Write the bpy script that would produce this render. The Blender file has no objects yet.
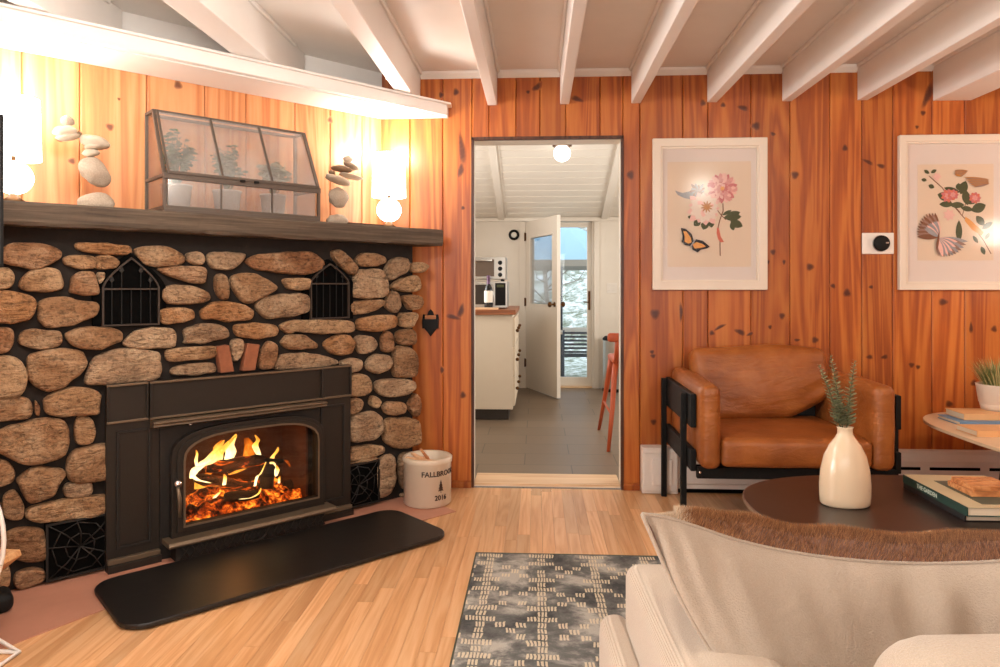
import bpy, bmesh, math, random
from mathutils import Vector, Matrix, noise
random.seed(7)
PI = math.pi
scene = bpy.context.scene
COL = scene.collection

# ------------------------------------------------------------------ camera model (survey of the room)
F, CX, HY, D, HC = 700.0, 500.0, 287.0, 4.06, 1.167
PSI = math.atan(37 / 700.0)
CP, SP = math.cos(PSI), math.sin(PSI)
R2 = math.sqrt(.5)
CORNER = (-.908, 0.0)            # where the diagonal fireplace wall meets the back wall

def ray(x, y):
    u = (x - CX) / F; v = (HY - y) / F
    return (-SP + CP * u, CP + SP * u, v)

def fpl(x, y, n):
    """point of the fireplace plane standing n in front of the diagonal wall -> local (x', z)"""
    d = ray(x, y)
    t = (n / R2 + CORNER[0] - D) / (d[0] - d[1])
    X = t * d[0]; Y = -D + t * d[1]
    return (R2 * ((X - CORNER[0]) + Y), HC + t * d[2])

def wall(x, y, Y=0.0):
    d = ray(x, y); t = (Y + D) / d[1]
    return (t * d[0], HC + t * d[2])

def cam(xc, t, z):               # camera-relative survey coordinates -> world
    return Vector((-SP * t + CP * xc, -D + CP * t + SP * xc, z))

# ------------------------------------------------------------------ materials
MATS = {}
class NT:
    def __init__(s, name):
        m = bpy.data.materials.new(name); m.use_nodes = True
        s.m = m; s.t = m.node_tree; s.t.nodes.clear()
        s.out = s.n('ShaderNodeOutputMaterial')
    def n(s, typ, **kw):
        nd = s.t.nodes.new(typ)
        for k, v in kw.items():
            if hasattr(nd, k): setattr(nd, k, v)
        return nd
    def l(s, a, b): s.t.links.new(a, b)
    def val(s, inp, v):
        if hasattr(v, 'links') or hasattr(v, 'is_linked'): s.l(v, inp)
        else: inp.default_value = v
    def math(s, op, a, b=0.0, c=None):
        nd = s.n('ShaderNodeMath', operation=op)
        s.val(nd.inputs[0], a); s.val(nd.inputs[1], b)
        if c is not None: s.val(nd.inputs[2], c)
        return nd.outputs[0]
    def mix(s, f, a, b, bt='MIX'):
        nd = s.n('ShaderNodeMix', data_type='RGBA', blend_type=bt)
        s.val(nd.inputs[0], f)
        for i, v in ((6, a), (7, b)):
            if isinstance(v, (tuple, list)): nd.inputs[i].default_value = (*v[:3], 1)
            else: s.l(v, nd.inputs[i])
        return nd.outputs[2]
    def coords(s, scale=(1, 1, 1), rot=(0, 0, 0), loc=(0, 0, 0), attr=None):
        tc = s.n('ShaderNodeTexCoord'); mp = s.n('ShaderNodeMapping')
        mp.inputs['Scale'].default_value = scale; mp.inputs['Rotation'].default_value = rot
        mp.inputs['Location'].default_value = loc
        s.l(tc.outputs['Object'], mp.inputs[0])
        return mp.outputs[0]
    def noise(s, vec, scale=5, detail=4, rough=.55, dist=0.0):
        nd = s.n('ShaderNodeTexNoise'); nd.inputs['Scale'].default_value = scale
        nd.inputs['Detail'].default_value = detail; nd.inputs['Roughness'].default_value = rough
        nd.inputs['Distortion'].default_value = dist
        s.l(vec, nd.inputs['Vector']); return nd.outputs['Fac']
    def ramp(s, f, stops):
        nd = s.n('ShaderNodeValToRGB'); s.l(f, nd.inputs[0])
        el = nd.color_ramp.elements
        while len(el) < len(stops): el.new(.5)
        for e, (p, c) in zip(el, stops):
            e.position = p; e.color = (*c[:3], 1) if isinstance(c, (tuple, list)) else (c, c, c, 1)
        return nd.outputs[0]
    def attr(s, name):
        return s.n('ShaderNodeAttribute', attribute_name=name)
    def bsdf(s, color, rough=.5, metal=0.0, bump=None, bstr=.3, bdist=.01, spec=.5, sheen=0.0, sss=0.0, coat=0.0):
        b = s.n('ShaderNodeBsdfPrincipled')
        if isinstance(color, (tuple, list)): b.inputs['Base Color'].default_value = (*color[:3], 1)
        else: s.l(color, b.inputs['Base Color'])
        s.val(b.inputs['Roughness'], rough); b.inputs['Metallic'].default_value = metal
        b.inputs['Specular IOR Level'].default_value = spec
        b.inputs['Sheen Weight'].default_value = sheen
        b.inputs['Coat Weight'].default_value = coat; b.inputs['Coat Roughness'].default_value = .34
        if bump is not None:
            bp = s.n('ShaderNodeBump'); bp.inputs['Strength'].default_value = bstr
            bp.inputs['Distance'].default_value = bdist
            s.l(bump, bp.inputs['Height']); s.l(bp.outputs[0], b.inputs['Normal'])
        s.l(b.outputs[0], s.out.inputs[0]); s.b = b
        return b

def srgb(r, g, b):
    f = lambda c: ((c / 255 + .055) / 1.055) ** 2.4 if c / 255 > .04045 else c / 255 / 12.92
    return (f(r), f(g), f(b))

def simple(name, col, rough=.5, metal=0.0, nscale=40, nstr=.12, bstr=.08, spec=.5, sheen=0.0, vary=.12, coat=0.0, stretch=(1, 1, 1)):
    """plain finish with a slight procedural mottling and surface relief"""
    t = NT(name)
    f = t.noise(t.coords(stretch), nscale, 4)
    dark = tuple(c * (1 - vary) for c in col); light = tuple(min(1, c * (1 + vary)) for c in col)
    c = t.mix(f, dark, light)
    t.bsdf(c, rough, metal, f, bstr, .004, spec, sheen, coat=coat)
    MATS[name] = t.m; return t.m

def emission(name, col, strength):
    t = NT(name); e = t.n('ShaderNodeEmission')
    e.inputs[0].default_value = (*col, 1); e.inputs[1].default_value = strength
    t.l(e.outputs[0], t.out.inputs[0]); MATS[name] = t.m; return t.m

def wood(name, base, dark, light, grain=(26, 26, 1.3), rough=.42, coat=.0, tone=True, rings=.55):
    """board timber: long grain along the object's z unless grain says otherwise; per-board tone; knots from attribute"""
    t = NT(name)
    vec = t.coords()
    if tone:
        a = t.attr('tone')
        off = t.math('MULTIPLY', a.outputs['Fac'], 37.0)
        comb = t.n('ShaderNodeCombineXYZ')
        for i in range(3): t.l(off, comb.inputs[i])
        add = t.n('ShaderNodeVectorMath', operation='ADD'); t.l(vec, add.inputs[0]); t.l(comb.outputs[0], add.inputs[1])
        vec = add.outputs[0]
    mp = t.n('ShaderNodeMapping'); mp.inputs['Scale'].default_value = grain; t.l(vec, mp.inputs[0])
    fine = t.noise(mp.outputs[0], 3.2, 6, .65, .4)
    mp2 = t.n('ShaderNodeMapping'); mp2.inputs['Scale'].default_value = tuple(g * .22 for g in grain); t.l(vec, mp2.inputs[0])
    big = t.noise(mp2.outputs[0], 1.6, 3, .5, 1.6)
    ringv = t.math('SINE', t.math('MULTIPLY', big, 34.0))
    ring = t.math('MULTIPLY_ADD', ringv, .5, .5)
    f = t.math('ADD', t.math('MULTIPLY', ring, rings * .5), t.math('MULTIPLY', fine, 1 - rings * .5))
    c = t.ramp(f, [(.2, dark), (.5, base), (.8, light)])
    if tone:
        tn = t.ramp(a.outputs['Fac'], [(0, .74), (.5, .95), (1, 1.16)])
        c = t.mix(1.0, c, tn, 'MULTIPLY')
    k = t.attr('knot')
    wob = t.noise(t.coords((60, 60, 60)), 1, 2)
    kf = t.math('MULTIPLY', k.outputs['Fac'], t.math('MULTIPLY_ADD', wob, .9, .65))
    kf = t.ramp(kf, [(.12, 0.0), (.35, .35), (.62, .72), (.95, .92)])
    c = t.mix(kf, c, tuple(d * q for d, q in zip(dark, (.22, .16, .14))))
    t.bsdf(c, rough, 0, f, .12, .003, .45, coat=coat)
    MATS[name] = t.m; return t.m

wood('pine_lamplit', srgb(210, 138, 84), srgb(190, 112, 62), srgb(222, 158, 106), grain=(13, 13, .7), rough=.42, coat=.35, rings=.8)  # paler copy of the pine: mantel lamp glow and haze put into the colour
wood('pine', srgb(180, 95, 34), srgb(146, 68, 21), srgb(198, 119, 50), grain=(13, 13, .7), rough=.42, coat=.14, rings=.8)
wood('oak_floor', srgb(222, 170, 120), srgb(204, 146, 96), srgb(232, 188, 142), grain=(22, 1.2, 22), rough=.34, coat=.1, rings=.6)
wood('threshold_oak', srgb(226, 190, 150), srgb(205, 160, 115), srgb(236, 204, 168), grain=(1.3, 26, 26), rough=.4, tone=False)
wood('mantel_wood', srgb(84, 70, 56), srgb(56, 45, 35), srgb(110, 94, 76), grain=(1.2, 20, 30), rough=.8, tone=False, rings=.3)
wood('walnut', srgb(78, 44, 28), srgb(52, 28, 18), srgb(98, 60, 40), rough=.45, tone=False)
wood('butcher_block', srgb(150, 86, 48), srgb(110, 60, 30), srgb(180, 112, 70), grain=(1.3, 26, 26), rough=.4, tone=False)
wood('birch', srgb(222, 178, 136), srgb(200, 148, 104), srgb(232, 196, 158), grain=(1.5, 24, 24), rough=.45, tone=False, rings=.3)
wood('split_log', srgb(206, 152, 100), srgb(170, 112, 66), srgb(224, 178, 128), grain=(20, 20, 20), rough=.7, tone=False)
wood('coaster_wood', srgb(196, 128, 76), srgb(140, 82, 42), srgb(226, 168, 112), grain=(6, 30, 30), rough=.5, tone=False)
simple('white_paint', srgb(240, 235, 229), .5, nscale=9, vary=.03, bstr=.1)
simple('white_panel', srgb(238, 231, 223), .55, nscale=6, vary=.04, bstr=.06)
simple('kitchen_white', srgb(228, 218, 204), .5, nscale=8, vary=.03)
simple('kitchen_cabinet', srgb(216, 200, 178), .45, nscale=8, vary=.03)
simple('heater_white', srgb(240, 234, 226), .4, nscale=14, vary=.03)
simple('plate_white', srgb(232, 224, 214), .35, nscale=14, vary=.02)
simple('black_iron', (.008, .0075, .007), .6, .0, nscale=70, vary=.3, bstr=.2, spec=.22)
simple('stove_iron', srgb(40, 33, 26), .5, .3, nscale=120, vary=.15, bstr=.08)
simple('stove_dark', srgb(30, 25, 20), .6, .2, nscale=120, vary=.2, bstr=.1)
simple('stove_edge', srgb(116, 98, 78), .42, .5, nscale=120, vary=.1, bstr=.06)
simple('vent_edge', srgb(58, 46, 36), .6, .2)
simple('black_slot', (.003, .0028, .0025), .95, spec=.05)
simple('steel', srgb(190, 186, 180), .28, .95, nscale=60, vary=.06)
simple('chrome', (.85, .85, .86), .12, 1.0, vary=.02)
simple('brass_dark', srgb(96, 66, 38), .4, .8)
simple('hearth_pad', srgb(22, 19, 17), .42, 0, nscale=14, vary=.5, bstr=.15, spec=.5)
simple('slate_border', srgb(188, 132, 108), .55, 0, nscale=7, vary=.16, bstr=.12)
simple('mortar', srgb(34, 26, 20), .95, 0, nscale=30, vary=.4, bstr=.5)
simple('crock_glaze', srgb(218, 200, 176), .28, 0, nscale=9, vary=.04, coat=.3)
simple('crock_inside', srgb(206, 190, 168), .4, 0, nscale=9, vary=.05)
simple('ink_dark', srgb(58, 36, 26), .6)
simple('vase_ceramic', srgb(224, 198, 166), .22, 0, nscale=5, vary=.04, coat=.4)
simple('pot_white', srgb(226, 210, 192), .5, 0, nscale=20, vary=.04)
simple('green_cover', srgb(30, 62, 52), .45, 0, vary=.1)
simple('cover_beige', srgb(188, 172, 138), .5, 0, nscale=10, vary=.1)
simple('cover_slate', srgb(74, 80, 66), .5, 0, vary=.1)
simple('cover_black', srgb(26, 24, 24), .45)
simple('book_text', srgb(196, 206, 186), .6)
simple('blue_cover', srgb(104, 138, 170), .5, 0, vary=.08)
simple('navy_ink', srgb(34, 50, 72), .6)
simple('tan_cover', srgb(226, 174, 120), .5, 0, nscale=20, vary=.08)
simple('pages', srgb(226, 206, 178), .8, 0, nscale=3, vary=.1, stretch=(1, 1, 120))
simple('table_black', srgb(40, 27, 22), .3, 0, nscale=12, vary=.25, bstr=.04, spec=.5)
simple('rim_steel', srgb(150, 130, 115), .35, .7)
simple('table_white', srgb(226, 196, 160), .35, 0, nscale=10, vary=.04)
simple('orange_stool', srgb(188, 84, 44), .4, 0, nscale=12, vary=.08)
simple('stone_grey', srgb(178, 160, 140), .9, 0, nscale=160, vary=.35, bstr=.6)
simple('stone_pale', srgb(204, 188, 166), .85, 0, nscale=60, vary=.12, bstr=.3)
simple('stone_brown', srgb(140, 114, 88), .85, 0, nscale=60, vary=.2, bstr=.3)
simple('greenhouse_metal', srgb(92, 80, 70), .5, .2, nscale=60, vary=.1)
simple('greenhouse_pot', srgb(214, 202, 190), .5, 0, nscale=20, vary=.1)
simple('soil', srgb(50, 36, 26), .95, 0, nscale=80, vary=.4, bstr=.6)
simple('rope_wire', srgb(236, 230, 222), .4, 0, vary=.03)
simple('bark', srgb(52, 38, 28), .9, 0, nscale=40, vary=.5, bstr=.8)
simple('tv_black', (.01, .01, .01), .6)
simple('bottle_glass', srgb(22, 20, 22), .15, 0)
simple('bottle_label', srgb(222, 214, 200), .6)
simple('bottle_foil', srgb(96, 68, 92), .4, .3)
simple('oven_glass', srgb(96, 80, 68), .2, .2)
simple('micro_glass', srgb(46, 38, 32), .2, .1)
simple('toe_kick', srgb(58, 50, 42), .6)
simple('patio_umbrella', srgb(150, 186, 206), .8, 0, nscale=12, vary=.05)
simple('umbrella_valance', srgb(158, 150, 138), .8)
simple('patio_dark', srgb(52, 56, 62), .6)
simple('patio_table', srgb(190, 170, 146), .7)
simple('tree_bark', srgb(150, 140, 128), .95, nscale=20, vary=.3)
simple('art_pink', srgb(212, 150, 142), .8, 0, nscale=90, vary=.25)
simple('art_rose', srgb(196, 112, 112), .8, 0, nscale=90, vary=.2)
simple('art_blush', srgb(230, 184, 172), .8, 0, nscale=90, vary=.15)
simple('art_white', srgb(226, 208, 192), .8, 0, nscale=90, vary=.12)
simple('art_gold', srgb(182, 122, 56), .8, 0, nscale=90, vary=.2)
simple('art_green', srgb(78, 82, 52), .8, 0, nscale=90, vary=.25)
simple('art_red', srgb(208, 112, 92), .8, 0, nscale=90, vary=.2)
simple('art_stem', srgb(126, 82, 58), .8)
simple('art_black', srgb(40, 32, 32), .8)
simple('art_orange', srgb(222, 156, 82), .8, 0, nscale=90, vary=.15)
simple('art_grey', srgb(150, 148, 150), .8, 0, nscale=90, vary=.2)
simple('art_mauve', srgb(150, 118, 104), .8, 0, nscale=90, vary=.3)
simple('art_paper', srgb(222, 200, 176), .8, 0, nscale=8, vary=.03)
simple('art_mat', srgb(222, 208, 198), .8, 0, nscale=8, vary=.02)
simple('frame_white', srgb(226, 212, 194), .35, 0, nscale=10, vary=.03)
simple('clay_brick', srgb(142, 84, 54), .85, 0, nscale=50, vary=.25, bstr=.4)
simple('lace_leaf', srgb(70, 106, 62), .6, 0, nscale=30, vary=.25)
simple('sage_leaf', srgb(142, 144, 108), .7, 0, nscale=60, vary=.25)
simple('sage_stem', srgb(96, 100, 72), .7)
simple('grass_blade', srgb(122, 128, 72), .55, 0, nscale=30, vary=.35)
simple('grass_pale', srgb(196, 178, 122), .6, 0, nscale=30, vary=.2)
simple('charred', srgb(30, 18, 13), .9, 0, nscale=60, vary=.5, bstr=.8)
simple('firebrick', srgb(84, 46, 28), .9, 0, nscale=20, vary=.4, bstr=.4)

def leather():
    t = NT('leather')
    f = t.noise(t.coords(), 6, 4); g = t.noise(t.coords(), 260, 3)
    w = t.noise(t.coords((3, 3, 9)), 2.2, 4, .6, 1.5)
    c = t.ramp(f, [(.3, srgb(134, 72, 29)), (.55, srgb(156, 88, 37)), (.8, srgb(176, 106, 50))])
    h = t.math('ADD', t.math('MULTIPLY', w, 1.0), t.math('MULTIPLY', g, .12))
    t.bsdf(c, .42, 0, h, .35, .02, .45); MATS['leather'] = t.m
leather()

def fabric(name, col, rib=0.0, wr=.0, ax=0):
    t = NT(name)
    g = t.noise(t.coords(), 420, 2); f = t.noise(t.coords(), 5, 4)
    c = t.mix(t.math('MULTIPLY_ADD', g, .7, t.math('MULTIPLY', f, .3)), tuple(x * .74 for x in col), tuple(min(1, x * 1.18) for x in col))
    h = g
    if rib:
        sp = t.n('ShaderNodeSeparateXYZ'); t.l(t.coords(), sp.inputs[0])
        s = t.math('SINE', t.math('MULTIPLY', sp.outputs[2], rib))
        h = t.math('ADD', t.math('MULTIPLY', g, .8), t.math('MULTIPLY', s, .35))
    if wr:
        w = t.noise(t.coords((7, 7, 1.6)), 1.6, 3, .5, 1.2)
        h = t.math('ADD', h, t.math('MULTIPLY', w, wr))
    t.bsdf(c, .95, 0, h, .5, .004, .2, .3); MATS[name] = t.m
fabric('sofa_fabric', srgb(186, 168, 148), rib=1900)
fabric('sofa_plain', srgb(186, 168, 148))
fabric('pillow_linen', srgb(174, 156, 138), wr=3)

def stone_mat():
    t = NT('field_stone')
    a = t.attr('tint')
    big = t.noise(t.coords(), 7, 5, .6, .6); fine = t.noise(t.coords(), 70, 5, .7)
    veins = t.noise(t.coords((1.4, 1.4, 5)), 9, 4, .6, 2.0)
    c = t.ramp(big, [(.32, srgb(122, 84, 54)), (.48, srgb(172, 132, 94)), (.64, srgb(212, 180, 142))])
    c = t.mix(.5, c, a.outputs['Color'])
    pit = t.ramp(fine, [(.34, .35), (.50, 1.0), (.7, 1.12)])
    c = t.mix(.8, c, pit, 'MULTIPLY')
    vn = t.ramp(veins, [(.36, .42), (.46, 1.0)])
    c = t.mix(.7, c, vn, 'MULTIPLY')
    h = t.math('ADD', t.math('MULTIPLY', big, .9), t.math('ADD', t.math('MULTIPLY', fine, .5), t.math('MULTIPLY', veins, 1.2)))
    t.bsdf(c, .88, 0, h, 1.0, .02, .3); MATS['field_stone'] = t.m
stone_mat()

def tile_mat():
    t = NT('kitchen_tile')
    br = t.n('ShaderNodeTexBrick')
    br.offset = .5; br.inputs['Scale'].default_value = 1.0
    br.inputs['Brick Width'].default_value = .61; br.inputs['Row Height'].default_value = .305
    br.inputs['Mortar Size'].default_value = .004
    t.l(t.coords(loc=(-.223 + 1.22, -.54 + 1.22, 0)), br.inputs['Vector'])
    br.inputs['Color1'].default_value = (*srgb(126, 106, 86), 1); br.inputs['Color2'].default_value = (*srgb(118, 99, 80), 1)
    br.inputs['Mortar'].default_value = (*srgb(82, 70, 58), 1)
    st = t.noise(t.coords((2, 30, 1)), 2, 4)
    c = t.mix(t.math('MULTIPLY', st, .35), br.outputs['Color'], srgb(88, 78, 68))
    t.bsdf(c, .38, 0, st, .05, .003, .45); MATS['kitchen_tile'] = t.m
tile_mat()

def rug_mat():
    t = NT('rug_weave')
    v = t.coords()
    # soft wash
    wash = t.noise(v, 4.6, 7, .66, .3)
    yarn = t.noise(t.coords((260, 260, 260)), 1, 2)
    base = t.ramp(wash, [(.38, srgb(76, 78, 78)), (.5, srgb(122, 122, 119)), (.60, srgb(196, 192, 182))])
    base = t.mix(t.math('MULTIPLY', yarn, .35), base, srgb(66, 66, 66))
    sp = t.n('ShaderNodeSeparateXYZ'); t.l(v, sp.inputs[0])
    wob = t.math('SUBTRACT', t.noise(t.coords((16, 16, 1)), 1, 2), .5); wob2 = t.math('SUBTRACT', t.noise(t.coords((15, 17, 1), loc=(4, 2, 0)), 1, 2), .5)
    X = t.math('MULTIPLY_ADD', wob, .018, sp.outputs[0]); Y = t.math('MULTIPLY_ADD', wob2, .03, sp.outputs[1])
    CW, CH = .036, .041
    ux, uy = t.math('DIVIDE', X, CW), t.math('DIVIDE', Y, CH)
    lx, ly = t.math('FRACT', ux), t.math('FRACT', uy)
    ix, iy = t.math('FLOOR', ux), t.math('FLOOR', uy)
    # three short strokes in a cell
    sx = t.math('SUBTRACT', t.math('ABSOLUTE', t.math('SUBTRACT', t.math('FRACT', t.math('MULTIPLY', lx, 3.0)), .5)), .31)
    sy = t.math('SUBTRACT', t.math('ABSOLUTE', t.math('SUBTRACT', ly, .5)), .41)
    stroke = t.math('LESS_THAN', t.math('MAXIMUM', sx, sy), 0.0)
    # the cells lie on a lattice of upright lines and crossing diagonals
    def tri(q, n): return t.math('ABSOLUTE', t.math('SUBTRACT', t.math('FLOORED_MODULO', q, float(n)), n / 2))
    N = 6
    dx, dy = tri(ix, N), tri(iy, N)
    diam = t.math('LESS_THAN', t.math('ABSOLUTE', t.math('SUBTRACT', t.math('ADD', dx, dy), 3.0)), .4)
    line = t.math('GREATER_THAN', dx, 2.6)
    comb = t.n('ShaderNodeCombineXYZ'); t.l(ix, comb.inputs[0]); t.l(iy, comb.inputs[1])
    wn = t.n('ShaderNodeTexWhiteNoise', noise_dimensions='3D'); t.l(comb.outputs[0], wn.inputs['Vector'])
    on = t.math('MULTIPLY', t.math('MAXIMUM', diam, line), t.math('GREATER_THAN', wn.outputs[0], .04))
    m = t.math('MULTIPLY', stroke, on)
    c = t.mix(t.math('MULTIPLY', m, .9), base, srgb(218, 205, 178))
    t.bsdf(c, .97, 0, t.math('ADD', yarn, m), .6, .004, .15); MATS['rug_weave'] = t.m
rug_mat()

def glass_mat(name, tint, refl=.1, rough=.02, milky=0.0, milkcol=(.8, .8, .8), fres=.6):
    t = NT(name)
    tr = t.n('ShaderNodeBsdfTransparent'); tr.inputs[0].default_value = (*tint, 1)
    gl = t.n('ShaderNodeBsdfGlossy'); gl.inputs['Roughness'].default_value = rough
    lw = t.n('ShaderNodeLayerWeight'); lw.inputs[0].default_value = .25
    mx = t.n('ShaderNodeMixShader')
    f = t.math('MULTIPLY_ADD', lw.outputs['Fresnel'], fres, refl)
    t.l(f, mx.inputs[0]); t.l(tr.outputs[0], mx.inputs[1]); t.l(gl.outputs[0], mx.inputs[2])
    o = mx.outputs[0]
    if milky:
        df = t.n('ShaderNodeBsdfDiffuse'); df.inputs[0].default_value = (*milkcol, 1)
        m2 = t.n('ShaderNodeMixShader')
        t.l(t.math('MULTIPLY', t.noise(t.coords(), 9, 3), milky * 2), m2.inputs[0])
        t.l(o, m2.inputs[1]); t.l(df.outputs[0], m2.inputs[2]); o = m2.outputs[0]
    t.l(o, t.out.inputs[0]); MATS[name] = t.m
glass_mat('clear_glass', (.97, .98, .98), .03)
glass_mat('picture_glass', (.99, .99, .99), .004, .13, fres=.16)
glass_mat('stove_glass', (.95, .88, .8), .015)
glass_mat('hazy_glass', (.93, .93, .93), .05, .1, milky=.17, milkcol=(.7, .68, .64))
glass_mat('pane_glass', (.96, .98, 1.0), .02)

def flame_mat():
    t = NT('flame')
    a = t.attr('blaze')
    n = t.noise(t.coords((9, 9, 5)), 3.0, 4, .6, 1.2)
    h = t.math('MULTIPLY_ADD', n, .5, t.math('SUBTRACT', a.outputs['Fac'], .25))
    c = t.ramp(h, [(.05, (.7, .06, .002)), (.3, (1, .22, .01)), (.6, (1, .55, .08)), (.9, (1, .88, .45))])
    s = t.math('MULTIPLY_ADD', t.math('MAXIMUM', h, 0.0), 3.4, .2)
    em = t.n('ShaderNodeEmission'); t.l(c, em.inputs[0]); t.l(s, em.inputs[1])
    tr = t.n('ShaderNodeBsdfTransparent')
    lw = t.n('ShaderNodeLayerWeight'); lw.inputs[0].default_value = .35
    al = t.math('MULTIPLY', t.math('SUBTRACT', 1.0, lw.outputs['Facing']), t.ramp(h, [(.05, 0.0), (.35, .8), (.6, 1.0)]))
    mx = t.n('ShaderNodeMixShader'); t.l(al, mx.inputs[0]); t.l(tr.outputs[0], mx.inputs[1]); t.l(em.outputs[0], mx.inputs[2])
    t.l(mx.outputs[0], t.out.inputs[0]); MATS['flame'] = t.m
flame_mat()

def ember_mat():
    t = NT('ember')
    n = t.noise(t.coords(), 16, 5, .65, .8)
    n2 = t.noise(t.coords(), 60, 3, .6)
    h = t.math('MULTIPLY_ADD', n2, .3, t.math('MULTIPLY', n, .85))
    c = t.ramp(h, [(.46, (.35, .02, .002)), (.6, (1, .12, .006)), (.72, (1, .42, .04))])
    s = t.ramp(h, [(.50, 0.0), (.60, .3), (.72, 1.0)])
    b = t.bsdf(t.ramp(n2, [(.3, srgb(24, 12, 9)), (.7, srgb(96, 46, 28))]), .95, 0, h, .9, .01)
    t.l(c, b.inputs['Emission Color']); t.l(t.math('MULTIPLY', s, 2.2), b.inputs['Emission Strength'])
    MATS['ember'] = t.m
ember_mat()
def burning_log():
    t = NT('burning_wood')
    n = t.noise(t.coords((5, 16, 16)), 2.2, 5, .65, .8); n2 = t.noise(t.coords(), 50, 3)
    c = t.ramp(n, [(.56, (.6, .05, .003)), (.66, (1, .2, .01)), (.76, (1, .5, .08))])
    s = t.ramp(n, [(.55, 0.0), (.64, .6), (.75, 1.0)])
    b = t.bsdf(t.ramp(n2, [(.3, srgb(26, 14, 10)), (.7, srgb(84, 46, 28))]), .95, 0, n, .9, .01)
    t.l(c, b.inputs['Emission Color']); t.l(t.math('MULTIPLY', s, 2.6), b.inputs['Emission Strength'])
    MATS['burning_wood'] = t.m
burning_log()

def fur_mat():
    t = NT('brown_fur')
    a = t.attr('tint')
    c = t.mix(.5, a.outputs['Color'], srgb(150, 98, 62))
    b = t.bsdf(a.outputs['Color'], .8, 0, spec=.2, sheen=.5); MATS['brown_fur'] = t.m
fur_mat()
def hill_mat():
    t = NT('snowy_scrub')
    n = t.noise(t.coords(), 2.2, 6, .7, .8); n2 = t.noise(t.coords((3, 3, 3)), 3, 5, .7)
    c = t.ramp(t.math('MULTIPLY_ADD', n2, .5, t.math('MULTIPLY', n, .5)), [(.42, srgb(104, 112, 90)), (.5, srgb(168, 176, 164)), (.58, srgb(226, 232, 234))])
    t.bsdf(c, .95); MATS['snowy_scrub'] = t.m
hill_mat()
emission('lamp_glow', (1.0, .95, .88), 7.0)
emission('globe_glow', (1.0, .93, .84), 6.0)
emission('opal_glow', (1.0, .92, .80), 9.0)

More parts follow.
